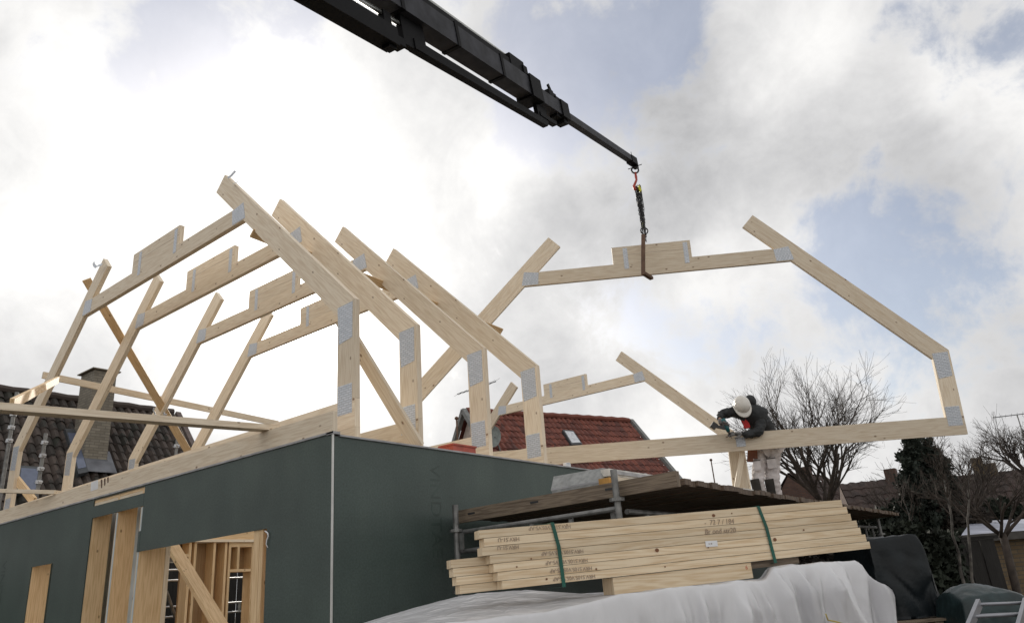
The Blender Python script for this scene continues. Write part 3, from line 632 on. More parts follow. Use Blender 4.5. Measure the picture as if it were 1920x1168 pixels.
# knots of the lumber as dark discs
for px, py, i, r in ((1338, 966, 0, .009), (1232, 1031, 4, .010), (1453, 1011, 4, .010), (1063, 983, 0, .003), (1118, 1066, 5, .005), (1025, 1085, 6, .005), (1507, 993, 3, .005), (1372, 962, 1, .004), (996, 1047, 3, .004), (969, 1062, 4, .004), (1247, 1062, 5, .004), (1328, 1026, 4, .004)):
    p = brd(px, py, i); m = MB(); rr = [p + S1 * (r * math.cos(t * math.pi / 6)) * 1.2 + V((0, 0, r * math.sin(t * math.pi / 6))) for t in range(12)]
    m.hull(rr, [q + S2 * .0004 for q in rr], S1); m.build('knot', plain('knot', (.17, .07, .03), .7) if i == 0 and r > .008 else bpy.data.materials['knot'], frt[i])
def strap_band(x0, y0, x1, y1, lab):
    a = brd(x0, y0, 0); b_ = brd(x1, y1, 0); mid = a.lerp(b_, .38) + S1 * .012
    m = MB()
    pts = [a - S2 * .21 + V((0, 0, .003)), a + V((0, 0, .004)) + S2 * .004, mid + S2 * .004, b_ + S2 * .004 - V((0, 0, .006)), b_ - S2 * .21 - V((0, 0, .006))]
    for p, q in zip(pts, pts[1:]): m.hull([p - S1 * .010, p + S1 * .010, q + S1 * .010, q - S1 * .010], [w + (S2 * .002 if abs((q - p).z) > .02 else V((0, 0, .002))) for w in (p - S1 * .010, p + S1 * .010, q + S1 * .010, q - S1 * .010)])
    tag(m.build('green_strap', MGR), lab, 'strap', 'straps round the lumber stack')
strap_band(1035, 981, 1057, 1098, 'green plastic strap round the left part of the lumber stack')
strap_band(1421, 950, 1453, 1053, 'green plastic strap round the right part of the lumber stack')
# bearer timbers under the stack
def bearer(x0, y0, x1, y1, h, lab, kd=.0, depth=.14, m_=MWL):
    a = brd(x0, y0, 0); b_ = brd(x1, y1, 0); sa_ = (a - SA).dot(S1); sb = (b_ - SA).dot(S1)
    m = MB().hull([st(sa_, kd, -1.443, TLT), st(sa_, kd, -1.443 - h, TLT), st(sa_, kd - depth, -1.443 - h, TLT), st(sa_, kd - depth, -1.443, TLT)], [st(sb, kd, -1.443, TLT), st(sb, kd, -1.443 - h, TLT), st(sb, kd - depth, -1.443 - h, TLT), st(sb, kd - depth, -1.443, TLT)], S1)
    return tag(m.build('bearer_timber', m_, bevel=.003), lab, 'timber', 'bearers under the lumber stack')
be = bearer(1152, 1094, 1411, 1060, .085, 'stained pale bearer timber under the middle of the lumber stack, red figure on it', -.012)
p6 = brd(1400, 1064, 0) - S2 * .012; text('writing', '6', p6 - V((0, 0, .008)), S1, (0, 0, 1), .032, MRI, be)
bearer(1415, 1063, 1505, 1053, .035, 'dark grey bearer board under the right part of the lumber stack', -.03, .12, MWB)
# white tarpaulin over the pile below
tm, tt, tb_ = newmat('white_tarpaulin')
tb_.inputs['Base Color'].default_value = (.66, .66, .68, 1); tb_.inputs['Roughness'].default_value = .24; tb_.inputs['Specular IOR Level'].default_value = .7
tcn = tt.nodes.new('ShaderNodeTexCoord'); tn = tt.nodes.new('ShaderNodeTexNoise'); tn.inputs['Scale'].default_value = 5; tn.inputs['Detail'].default_value = 2.5; tn.inputs['Roughness'].default_value = .5; tn.inputs['Distortion'].default_value = .5
tmp_ = tt.nodes.new('ShaderNodeMapping'); tmp_.inputs['Scale'].default_value = (1, 1, .35); tt.links.new(tcn.outputs['Object'], tmp_.inputs[0]); tt.links.new(tmp_.outputs[0], tn.inputs['Vector']); tbp = tt.nodes.new('ShaderNodeBump'); tbp.inputs['Strength'].default_value = .55; tbp.inputs['Distance'].default_value = .035
def tmath(op, a, b_=None):
    n = tt.nodes.new('ShaderNodeMath'); n.operation = op
    for i_, v_ in enumerate((a, b_)):
        if v_ is None: continue
        if isinstance(v_, (int, float)): n.inputs[i_].default_value = v_
        else: tt.links.new(v_, n.inputs[i_])
    return n.outputs[0]
tn2 = tt.nodes.new('ShaderNodeTexNoise'); tn2.inputs['Scale'].default_value = 17; tn2.inputs['Detail'].default_value = 3; tn2.inputs['Distortion'].default_value = .6; tt.links.new(tmp_.outputs[0], tn2.inputs['Vector'])
def tvor(sc, w_):
    v_ = tt.nodes.new('ShaderNodeTexVoronoi'); v_.feature = 'F1'; v_.inputs['Scale'].default_value = sc
    m_ = tt.nodes.new('ShaderNodeVectorMath'); m_.operation = 'MULTIPLY_ADD'; tt.links.new(tn.outputs['Color'], m_.inputs[0]); m_.inputs[1].default_value = (.25, .25, .25); tt.links.new(tmp_.outputs[0], m_.inputs[2])
    tt.links.new(m_.outputs[0], v_.inputs['Vector']); return tmath('MULTIPLY', v_.outputs['Distance'], w_)
rdg0 = tmath('ADD', tmath('ABSOLUTE', tmath('SUBTRACT', tn.outputs['Fac'], .5)), tmath('MULTIPLY', tmath('ABSOLUTE', tmath('SUBTRACT', tn2.outputs['Fac'], .5)), .6))
rdg = tmath('ADD', tvor(4.5, 1.0), tvor(11.0, .42))
tt.links.new(rdg, tbp.inputs['Height']); tt.links.new(tbp.outputs[0], tb_.inputs['Normal'])
tr_ = ramp(tt, [(.3, (.78, .78, .80)), (.7, (.88, .88, .90))]); tt.links.new(tn.outputs['Fac'], tr_.inputs[0]); tt.links.new(tr_.outputs[0], tb_.inputs['Base Color'])
trn = tt.nodes.new('ShaderNodeBsdfTranslucent'); trn.inputs[0].default_value = (.72, .72, .74, 1); tmx = tt.nodes.new('ShaderNodeMixShader'); tmx.inputs[0].default_value = .3
to_ = [n for n in tt.nodes if n.type == 'OUTPUT_MATERIAL'][0]; tt.links.new(tb_.outputs[0], tmx.inputs[1]); tt.links.new(trn.outputs[0], tmx.inputs[2]); tt.links.new(tmx.outputs[0], to_.inputs[0])
def lerpt(x, tab):
    if x <= tab[0][0]: return tab[0][1]
    for (a, va), (b_, vb) in zip(tab, tab[1:]):
        if x <= b_: q = (x - a) / (b_ - a); return va + (vb - va) * q
    return tab[-1][1]
def tarp(u, v):
    s = -1.5 + u * 4.9; k = -2.2 + v * 4.2          # cloth coordinates
    SL, SR, KB, KF = -.52, 2.03, -1.0, .36
    dx = 0; dk = 0; s_, k_ = s, k
    if s < SL: dx = SL - s; s_ = SL - .03 * (1 - math.exp(-dx / .03)) - .06 * dx
    if s > SR: dx = s - SR; s_ = SR + .03 * (1 - math.exp(-dx / .03)) + .02 * dx
    if k < KB: dk = KB - k; k_ = KB - .10 * (1 - math.exp(-dk / .12))
    if k > KF: dk = k - KF; k_ = KF + .02 * (1 - math.exp(-dk / .03)) + .05 * dk
    se = s_ + (k_ - .36) * .66
    top_b = lerpt(s_, [(-.62, -1.60), (-.45, -1.555), (-.1, -1.490), (.16, -1.452), (.5, -1.452), (.8, -1.500), (1.3, -1.500), (2.2, -1.495)])
    top_f = lerpt(s_, [(-.62, -1.60), (-.4, -1.560), (0, -1.556), (.22, -1.552), (.6, -1.503), (.95, -1.492), (1.25, -1.492), (2.2, -1.492)])
    w = min(1, max(0, (k_ + .65) / 1.0)); rs = min(1, max(0, (se - 1.42) / .09)); z = top_b * (1 - w) + top_f * w + .062 * rs * rs * (3 - 2 * rs)
    sag = -.022 * math.exp(-((s_ - .55) / .35) ** 2 - ((k_ + .05) / .25) ** 2)
    n = noise.fractal(V((s * 2.2, k * 2.2, 3)), .9, 2.1, 5)
    d = math.hypot(dx, dk); d = max(dx, dk) + .25 * min(dx, dk)
    cr = 1 - min(1, abs(noise.noise(V((s * 3.1 + .6 * n, k * 3.1, 11)))) * 5); cr2 = 1 - min(1, abs(noise.noise(V((s * 6.3, k * 6.0 + .5 * n, 17)))) * 4)
    z += sag + .005 * n - d + .003 * cr
    f = min(1, dk / .14) if dk > 0 else 0
    pl = abs(math.sin(s * 15 + 3.0 * noise.noise(V((s * 2.0, dk * .9, 0))) + dk * 1.2)); pl3 = abs(math.sin(s * 34 + 4 * noise.noise(V((s * 3, dk * 1.1, 30)))))
    pl2 = noise.noise(V((s * 4.2 + dk * 1.4, dk * .9, 7)))
    if k > KF: g_ = min(1.3, max(.25, .25 + (s - .6) * 1.2)); k_ += f * (g_ * (.085 * (1 - pl) ** 1.6 + .035 * (1 - pl3) ** 1.4) + .045 * pl2 + .004 * cr2); s_ += f * .03 * noise.noise(V((s * 3, dk * 3, 4)))
    e = max(0, 1 - abs(k - KF) / .18)
    if s > 1.1: z += e * (.012 * (1 - pl) - .004)
    if dx > 0: g = min(1, dx / .3); s_ += g * (.05 * noise.noise(V((k * 5, dx * 1.2, 5))) + .02 * math.sin(k * 15))
    return st(s_, k_, max(z, G + .02))
tp2 = MB().grid(440, 260, tarp)
o = tp2.build('white_tarpaulin', tm, smooth=True)
tag(o, 'wrinkled white tarpaulin draped over the pile under the lumber stack', 'tarpaulin')
tag(MB().tube([brd(1408, 1150, 0) + S2 * .62 , brd(1416, 1160, 0) + S2 * .6, brd(1428, 1162, 0) + S2 * .6, brd(1440, 1166, 0) + S2 * .61, brd(1456, 1180, 0) + S2 * .6], .0035, 5).build('yellow_cord', plain('cord', (.55, .42, .08), .7), smooth=True), 'thin yellow cord hanging on the front of the white tarpaulin', 'cord')

# ------------------------------------------------------------------ dark covered piles, pallet, ladder at lower right
def drape(name, c, ang, lx, ly, zt, mat, label, cat, seed, round_=.0, bot=G, amp=.05, cell=150):
    ex = V((math.cos(ang), math.sin(ang), 0)); ey = V((-ex.y, ex.x, 0))
    def fn(u, v):
        a = (u - .5) * 2 * (lx / 2 + 1.2); b_ = (v - .5) * 2 * (ly / 2 + 1.2)
        dx = max(0, abs(a) - lx / 2); dy = max(0, abs(b_) - ly / 2)
        A2 = math.copysign(min(abs(a), lx / 2) + .035 * (1 - math.exp(-dx / .05)) + .05 * dx, a); B2 = math.copysign(min(abs(b_), ly / 2) + .035 * (1 - math.exp(-dy / .05)) + .05 * dy, b_)
        d = max(dx, dy) + .2 * min(dx, dy); n = noise.fractal(V((a * 1.8 + seed, b_ * 1.8, seed)), .9, 2.1, 4)
        crs = 1 - min(1, abs(noise.noise(V((a * 4.5, b_ * 4.5, seed + 3)))) * 4); z = zt - d * 1.6 + .03 * n + .012 * crs - round_ * ((a / lx) ** 2 + (b_ / ly) ** 2)
        f = min(1, d / .3); ph = noise.noise(V((a * 3.5, b_ * 3.5, d * .7 + seed)))
        A2 += f * (amp * ph + .02 * crs); B2 += f * (amp * noise.noise(V((a * 4, b_ * 4, d * .7 + seed + 9))) + .02 * crs)
        return V((c[0], c[1], 0)) + ex * A2 + ey * B2 + V((0, 0, max(z, bot)))
    return tag(MB().grid(cell, cell, fn).build(name, mat, smooth=True), label, cat)
MDT = plain('dark_tarpaulin', (.008, .011, .013), .40, var=.5, scale=4, bump=1.0, spec=.22)
MDG = plain('dark_green_tarpaulin', (.018, .032, .034), .36, var=.5, scale=6, bump=.8, spec=.35)
ca_ = at(1640, 1060, 7.2)
angp = math.atan2(S1.y, S1.x)
drape('dark_tarpaulin', at(1650, 1060, 7.7), angp - .25, .50, .7, at(1690, 1006, 7.6).z - .0, MDT, 'black tarpaulin covering a tall block on a pallet right of the lumber stack', 'tarpaulin', 3.0, bot=-1.98)
pal = thing('pallet', (7.2, 3.9, G), 'dark wooden pallet stack carrying the black covered block', 'pallet')
pc = at(1690, 1120, 7.5); ex = V((math.cos(angp - .25), math.sin(angp - .25), 0)); ey = V((-ex.y, ex.x, 0))
for k in range(8):
    z = -1.99 - k * .13
    m = MB()
    for j in range(5): p = pc + ey * (-.5 + j * .25) - V((0, 0, pc.z)); m.beam(p - ex * .72 + V((0, 0, z)), p + ex * .72 + V((0, 0, z)), .12, .022)
    m.build('slat_layer', MWB, pal)
    m = MB()
    for j in range(3): p = pc + ex * (-.66 + j * .66) - V((0, 0, pc.z)); m.beam(p - ey * .55 + V((0, 0, z - .06)), p + ey * .55 + V((0, 0, z - .06)), .08, .09)
    m.build('block_row', MWB, pal)
drape('green_tarpaulin', at(1838, 1130, 6.9), .6, .55, .5, at(1840, 1104, 6.7).z + .03, MDG, 'dark green crumpled cover over a low heap behind the aluminium ladder', 'tarpaulin', 8.0, round_=.25, amp=.09)
lad = thing('ladder', at(1870, 1160, 4.2), 'aluminium ladder lying at the bottom right corner', 'ladder')
lA = at(1836, 1130, 4.55); lB = at(1770, 1290, 3.6); lC = at(1924, 1127, 4.7); lD = lB + (lC - lA)
MB().beam(lA, lB, .022, .05).build('rail', MTL, lad, bevel=.004); MB().beam(lC, lD, .022, .05).build('rail', MTL, lad, bevel=.004)
for k in range(5):
    for dz in (0, -.035):
        t = .02 + k * .17 + (.07 if dz else 0); MB().tube([lA.lerp(lB, t) + V((0, 0, dz)), lC.lerp(lD, t) + V((0, 0, dz))], .010, 8).build('rung', MTL, lad, smooth=True)

# ------------------------------------------------------------------ worker
NS5 = M5 @ V((0, 1, 0))
def w5(x, y, k):
    o = X5 + NS5 * k; d = ray(x, y); return CAM + d * ((o - CAM).dot(NS5) / d.dot(NS5))
def skin(name, J, edges, root, mats, parent, sub=2, label=None):
    ks = list(J); me = bpy.data.meshes.new(name); me.from_pydata([tuple(J[k][0]) for k in ks], [(ks.index(a), ks.index(b_)) for a, b_ in edges], [])
    o = bpy.data.objects.new(name, me); COL.objects.link(o)
    me.skin_vertices.new() if hasattr(me.skin_vertices, 'new') and len(me.skin_vertices) == 0 else None
    md = o.modifiers.new('skin', 'SKIN'); md.use_smooth_shade = True
    for i, k in enumerate(ks):
        r = J[k][1]; r = (r, r) if not isinstance(r, tuple) else r
        me.skin_vertices[0].data[i].radius = r; me.skin_vertices[0].data[i].use_root = (k == root)
    s2 = o.modifiers.new('subsurf', 'SUBSURF'); s2.levels = sub; s2.render_levels = sub
    bpy.context.view_layer.update()
    dg = bpy.context.evaluated_depsgraph_get(); m2 = bpy.data.meshes.new_from_object(o.evaluated_get(dg)); bpy.data.objects.remove(o)
    m2.name = name; m2.materials.clear(); m2.materials.append(mats)
    m2.polygons.foreach_set('use_smooth', [True] * len(m2.polygons))
    if name in ('hoodie', 'trousers'):
        for v_ in m2.vertices: c3 = v_.co; q3 = noise.noise(V((c3.x * 9, c3.y * 9, c3.z * 22))); v_.co = c3 + v_.normal * (.016 * (1 - min(1, abs(q3) * 3.2)) - .004)
    o = bpy.data.objects.new(name, m2); COL.objects.link(o)
    if parent is not None: o.parent = parent; o.matrix_parent_inverse = WM[parent.name].inverted(); WM[o.name] = Matrix.Identity(4)
    else: WM[o.name] = Matrix.Identity(4)
    return o
MSK = plain('skin', (.50, .30, .21), .5, var=.08)
MHO = plain('hoodie', (.030, .032, .034), .85, var=.35, scale=14, bump=.4)
MTQ = plain('work_trousers', (.56, .52, .51), .8, var=.28, scale=7, bump=1.0)
MKN = plain('knee_patch', (.06, .055, .05), .8)
MGL = plain('glove', (.13, .12, .115), .8, var=.4, scale=60)
MGL2 = plain('glove_grey', (.15, .145, .14), .8, var=.3, scale=60)
MHT = plain('hard_hat', (.66, .63, .58), .3, var=.06, scale=5)
MBL = plain('tool_belt', (.17, .06, .03), .7)
MTE = plain('drill_teal', (.01, .10, .11), .4)
MBK = plain('drill_black', (.02, .02, .02), .45)
def dn(p, z): return V((p.x, p.y, z))
pelv = w5(1441, 836, .42); belly = w5(1435, 812, .34); chest = w5(1421, 787, .18); ubk = w5(1409, 771, .06); nk = w5(1400, 764, -.02); hd = w5(1391, 761, -.09)
shL = w5(1428, 780, .10); elL = w5(1423, 811, -.06); wrL = w5(1392, 815, -.115)
shR = w5(1387, 771, .08); elR = w5(1352, 776, .05); wrR = w5(1350, 787, -.10)
hpR = w5(1426, 846, .42); knR = w5(1421, 900, .24); anR = dn(w5(1430, 928, .40), -.66)
hpL = w5(1448, 846, .44); knL = w5(1448, 900, .28); anL = dn(w5(1453, 932, .48), -.66)
toeR = anR + V((-.12, -.14, -.10)) ; toeL = anL + V((-.10, -.16, -.10))
person = thing('person', (pelv.x, pelv.y, ZD + .06), 'worker in white hard hat, dark hoodie and white trousers bending over a beam', 'person')
fw = (-NS5 * .5 + V((0, 0, -.85))).normalized(); uh = (-NS5 * .85 + V((0, 0, .5))).normalized(); rt = fw.cross(uh).normalized()
B = dict(pelv=(pelv, .12), belly=(belly, .11), chest=(chest, .12), ubk=(ubk, .09), nk=(nk, .055), hd=(hd, (.085, .1)), crown=(hd + uh * .07, .07), chin=(hd + fw * .07 - uh * .06, .05),
         shL=(shL, .065), elL=(elL, .045), wrL=(wrL, .024), shR=(shR, .065), elR=(elR, .045), wrR=(wrR, .024),
         hpR=(hpR, .09), knR=(knR, .06), anR=(anR, .042), toeR=(toeR, .04), hpL=(hpL, .09), knL=(knL, .06), anL=(anL, .042), toeL=(toeL, .04))
E_ = [('pelv', 'belly'), ('belly', 'chest'), ('chest', 'ubk'), ('ubk', 'nk'), ('nk', 'hd'), ('hd', 'crown'), ('hd', 'chin'), ('ubk', 'shL'), ('shL', 'elL'), ('elL', 'wrL'), ('ubk', 'shR'), ('shR', 'elR'), ('elR', 'wrR'),
      ('pelv', 'hpR'), ('hpR', 'knR'), ('knR', 'anR'), ('anR', 'toeR'), ('pelv', 'hpL'), ('hpL', 'knL'), ('knL', 'anL'), ('anL', 'toeL')]
skin('body', B, E_, 'pelv', MSK, person)
def ell(m, c, ax, r, n=14):
    X_, Y_, Z_ = ax
    m.grid(n, n, lambda u, v: c + X_ * (r[0] * math.cos(2 * math.pi * u) * math.sin(math.pi * v)) + Y_ * (r[1] * math.sin(2 * math.pi * u) * math.sin(math.pi * v)) + Z_ * (r[2] * math.cos(math.pi * v)))
    return m
fc = hd + fw * .085 - uh * .02
ell(MB(), fc + fw * .015, (rt, fw, uh), (.014, .02, .024), 8).build('nose', MSK, person, smooth=True)
for s in (-1, 1):
    ell(MB(), fc + rt * .03 * s + uh * .03 - fw * .008, (rt, fw, uh), (.013, .008, .009), 8).build('eye', MLB, person, smooth=True)
    ell(MB(), hd + rt * .088 * s - fw * .0, (rt, fw, uh), (.01, .022, .032), 8).build('ear', MSK, person, smooth=True)
H = dict(pelv=(pelv + V((0, 0, .04)), .165), belly=(belly, .175), chest=(chest, .19), ubk=(ubk, .15), nk=(nk + (hd - nk) * .1, .10), shL=(shL, .095), elL=(elL, .072), wrL=(wrL, .048), shR=(shR, .09), elR=(elR, .068), wrR=(wrR + (elR - wrR) * .1, .048))
skin('hoodie', H, [e for e in E_ if all(q in H for q in e)], 'pelv', MHO, person, sub=3)
hdm = MB(); hc = w5(1407, 752, .06)
ell(hdm, hc, ((M5 @ V((1, 0, 0))), NS5, V((0, 0, 1))), (.085, .08, .095)); hdm.build('hood', MHO, person, smooth=True)
T_ = dict(pelv=(pelv, .15), hpR=(hpR, .115), mR=((hpR + knR) / 2, .098), knR=(knR, .088), anR=(anR + V((0, 0, .03)), .078), hpL=(hpL, .125), mL=((hpL + knL) / 2, .115), knL=(knL, .105), anL=(anL + V((0, 0, .03)), .10))
skin('trousers', T_, [('pelv', 'hpR'), ('hpR', 'mR'), ('mR', 'knR'), ('knR', 'anR'), ('pelv', 'hpL'), ('hpL', 'mL'), ('mL', 'knL'), ('knL', 'anL')], 'pelv', MTQ, person, sub=3)
tocam = (CAM - pelv).normalized(); hx = V((0, 0, 1)).cross(tocam).normalized()
for kn, an, dxp in ((knR, anR, -.01), (knL, anL, -.0)):
    a = kn + V((0, 0, .01)); b_ = kn.lerp(an, .62); w = .055
    def fk(u, v, a=a, b_=b_):
        p = a.lerp(b_, v); ang = (u - .5) * 1.25 - .45; return p + (tocam - V((0, 0, tocam.z))).normalized() * (.122 * math.cos(ang)) + hx * (.122 * math.sin(ang))
    MB().grid(8, 6, fk).build('knee_patch', MKN, person, smooth=True)
for an, toe in ((anR, toeR), (anL, toeL)):
    q = dn(an, ZD + .115); f = V((toe.x - an.x, toe.y - an.y, 0)).normalized()
    m = MB(); ell(m, q + f * .07, (f, V((-f.y, f.x, 0)), V((0, 0, 1))), (.15, .055, .06)); m.tube([q + V((0, 0, .0)), q + V((0, 0, .14))], [.06, .065], 10); m.build('boot', MBK, person, smooth=True)
# thigh pockets with dark stitched flaps
for c_, wd in ((w5(1447, 868, .16), .075), (w5(1420, 872, .15), .06)):
    tq = (tocam - V((0, 0, tocam.z))).normalized()
    MB().beam(c_ + V((0, 0, .065)), c_ - V((0, 0, .075)), wd * 1.7, .028, tq, w1=wd * 1.6).build('thigh_pocket', MTQ, person, bevel=.01)
    MB().beam(c_ + V((0, 0, .073)), c_ + V((0, 0, .060)), wd * 1.72, .034, tq).build('pocket_flap', MKN, person, bevel=.003)
# belt and pouches
MB().tube([pelv + V((0, 0, .0)) + (hx * math.cos(t) + V((hx.y, -hx.x, 0)) * math.sin(t)) * .165 for t in [2 * math.pi * k / 20 for k in range(21)]], .028, 8).build('tool_belt', MBL, person, smooth=True)
for px, py in ((1417, 850), (1409, 856)):
    c = w5(px, py, .28); MB().beam(c + V((0, 0, .09)), c - V((0, 0, .07)) - hx * .03, .05, .075, hx, w1=.07, h1=.09).build('belt_pouch', MBL, person, bevel=.015)
c = w5(1460, 845, .4); MB().beam(c + V((0, 0, .05)), c - V((0, 0, .07)), .05, .05, hx).build('belt_pouch', MBK, person, bevel=.012)
# hard hat
hh = bpy.data.objects.new('hard_hat', None)
hatc = hd + uh * .02
hm = MB()
def dome(u, v):
    t = 2 * math.pi * u; p = v * math.pi / 2
    rr = math.sin(p); rx, ry = .112, .142
    z = .125 * math.cos(p) ** .9 if v < 1 else 0
    rdg = .006 * math.exp(-((math.cos(t) * rr * rx) / .018) ** 2) * (1 - v ** 3)
    fl = 0
    return hatc + rt * (math.cos(t) * rr * rx) + fw * (math.sin(t) * rr * ry) + uh * (z + rdg)
hm.grid(40, 14, dome)
def brim(u, v):
    t = 2 * math.pi * u; f = max(0, math.sin(t)); e = .020 + .055 * f ** 2
    return hatc + rt * (math.cos(t) * (.112 + e * v * .6)) + fw * (math.sin(t) * (.142 + e * v)) + uh * (-.012 * v - .012 * f * v)
hm.grid(40, 3, brim)
ho = hm.build('hard_hat', MHT, person, smooth=True); sm = ho.modifiers.new('solid', 'SOLIDIFY'); sm.thickness = .004
# gloved hands
def hand(wr, dirn, up, curl, mat, sgn=1, s=1.38):
    d = dirn.normalized(); u = (up - d * up.dot(d)).normalized(); w = d.cross(u) * sgn
    J = {'wr': (wr, .030 * s), 'pm': (wr + d * .045 * s, (.040 * s, .022 * s)), 'pk': (wr + d * .085 * s, (.042 * s, .02 * s))}; Ee = [('wr', 'pm'), ('pm', 'pk')]
    h = skin('glove', J, Ee, 'wr', mat, person)
    for i, (o_, ln) in enumerate(((-.030, .070), (-.010, .080), (.010, .076), (.029, .060))):
        b0 = wr + d * .08 * s + w * o_ * s; a1 = b0 + (d * math.cos(curl) - u * math.sin(curl)) * ln * .5 * s; a2 = a1 + (d * math.cos(curl * 2.1) - u * math.sin(curl * 2.1)) * ln * .45 * s
        m = MB().tube([b0, b0.lerp(a1, .5), a1, a1.lerp(a2, .6), a2], [.0115 * s, .011 * s, .0105 * s, .0095 * s, .006 * s], 8); m.build('finger', mat, h, smooth=True)
    b0 = wr + d * .03 * s - w * .032 * s; a1 = b0 + (d * .6 - w * .7 - u * .25).normalized() * .04 * s; a2 = a1 + (d * .85 - w * .1 - u * .5).normalized() * .035 * s
    MB().tube([b0, a1, a2], [.014 * s, .012 * s, .008 * s], 8).build('thumb', mat, h, smooth=True)
left_d = (w5(1368, 811, -.13) - wrL)
hand(wrL, left_d, V((0, 0, 1)) * .8 - NS5 * .5, .35, MGL2, 1)
gp = w5(1350, 790, -.13)
hand(wrR + (wrR - elR).normalized() * -.02, V((.15, 0, -1)) * .6 - NS5 * .5, -NS5 * .2 - (M5 @ V((1, 0, 0))), .8, MGL, -1, 1.4)
# emblem on the hoodie
ec = w5(1399, 794, -.03); ex5 = M5 @ V((1, 0, 0)); ez5 = V((0, 0, 1))
# red flame-like patch follows the chest
pts = [(-.07, .06), (-.04, -.02), (-.05, -.07), (.0, -.085), (.05, -.07), (.045, 0), (.02, .045), (.0, .07), (-.02, .04)]
m = MB().hull([ec + ex5 * a * .9 + ez5 * b_ * .85 - NS5 * .02 for a, b_ in pts], [ec + ex5 * a * .9 + ez5 * b_ * .85 + NS5 * .03 for a, b_ in pts], ex5); m.build('chest_print', plain('print_red', (.42, .02, .02), .8), person)
# cordless drill
dr = thing('cordless_drill', w5(1360, 798, -.18), 'teal and black cordless drill in the right hand of the worker', 'drill')
da = w5(1355, 785, -.15); db = w5(1366, 809, -.16)
MB().tube([da, da.lerp(db, .25), da.lerp(db, .7), db], [.030, .036, .034, .024], 12).build('motor_body', MTE, dr, smooth=True)
MB().tube([db, db + (db - da).normalized() * .04], [.02, .014], 10).tube([db, db + (db - da).normalized() * .10], .004, 6).build('chuck', MBK, dr, smooth=True)
ha = w5(1360, 803, -.16); hb = w5(1342, 799, -.20)
MB().beam(ha, hb, .035, .04).build('handle', MBK, dr, bevel=.008)
MB().beam(w5(1334, 795, -.20), w5(1343, 801, -.20), .085, .08, V((0, 0, 1))).build('battery', MBK, dr, bevel=.012)
# splice plate and props below the worker
P6 = MB(); pt_ = w5(1372, 846, 1.2)
sp = w5(1389, 829, -.004); e = ex5
MB().hull([sp + e * a + (M5 @ V((0, 0, 1))) * b_ for a, b_ in ((-.065, -.06), (.065, -.06), (.065, .07), (-.065, .07))], [sp - NS5 * .003 + e * a + (M5 @ V((0, 0, 1))) * b_ for a, b_ in ((-.065, -.06), (.065, -.06), (.065, .07), (-.065, .07))]).build('splice_plate', MPL, t5)
board('timber_prop', w5(1380, 842, .35), w5(1393, 945, .30), .05, .23, 'wide upright timber prop under the hanging truss left of the worker', up=ex5, cat='prop')
board('timber_prop', w5(1392, 850, .18), w5(1376, 945, .16), .045, .07, 'narrow slanting batten on the wide timber prop by the worker', up=ex5, cat='prop', m=MW)

# ------------------------------------------------------------------ tiled roofs
def tile_mat(name, c1, c2, moss=None):
    m, t, b = newmat(name); L = t.links.new
    uv = t.nodes.new('ShaderNodeUVMap'); vo = t.nodes.new('ShaderNodeTexVoronoi'); L(uv.outputs[0], vo.inputs['Vector']); vo.inputs['Scale'].default_value = 1.0
    n = t.nodes.new('ShaderNodeTexNoise'); n.inputs['Scale'].default_value = .22; n.inputs['Detail'].default_value = 9; n.inputs['Roughness'].default_value = .7; L(uv.outputs[0], n.inputs['Vector'])
    sp = t.nodes.new('ShaderNodeSeparateColor'); L(vo.outputs['Color'], sp.inputs[0])
    ad = t.nodes.new('ShaderNodeMath'); ad.operation = 'MULTIPLY_ADD'; L(sp.outputs[0], ad.inputs[0]); ad.inputs[1].default_value = .62; L(n.outputs['Fac'], ad.inputs[2])
    r = ramp(t, [(.45, c1), (1.0, c2)] if not moss else [(.40, moss), (.62, c1), (1.0, c2)]); L(ad.outputs[0], r.inputs[0]); L(r.outputs[0], b.inputs['Base Color'])
    b.inputs['Roughness'].default_value = .8; return m
def tiled(ridge0, ridge1, down, length, tw, tl, mat, name, parent, amp=.035, nu=4):
    r0, r1 = V(ridge0), V(ridge1); d = V(down).normalized(); a = (r1 - r0); W_ = a.length; a.normalize(); nrm = a.cross(d)
    if nrm.z < 0: nrm = -nrm
    nx = int(W_ / tw) * nu; rows = int(length / tl)
    m = MB()
    for j in range(rows):
        def fn(u, v, j=j):
            x = u * W_; y = (j + v * 1.06) * tl
            ph = 2 * math.pi * x / tw; wv = amp * (math.sin(ph) + .35 * math.sin(2 * ph + .8))
            jit = .012 * noise.noise(V((math.floor(x / tw) * 3.1, j * 2.3, 0))) + .02 * noise.noise(V((x * .5, y * .5, 3)))
            return r0 + a * x + d * y + nrm * (wv + .028 * v + jit)
        m.grid(nx, 2, fn, uvf=lambda u, v, j=j: (u * W_ / tw, j + v * .99))
    return m.build(name, mat, parent)
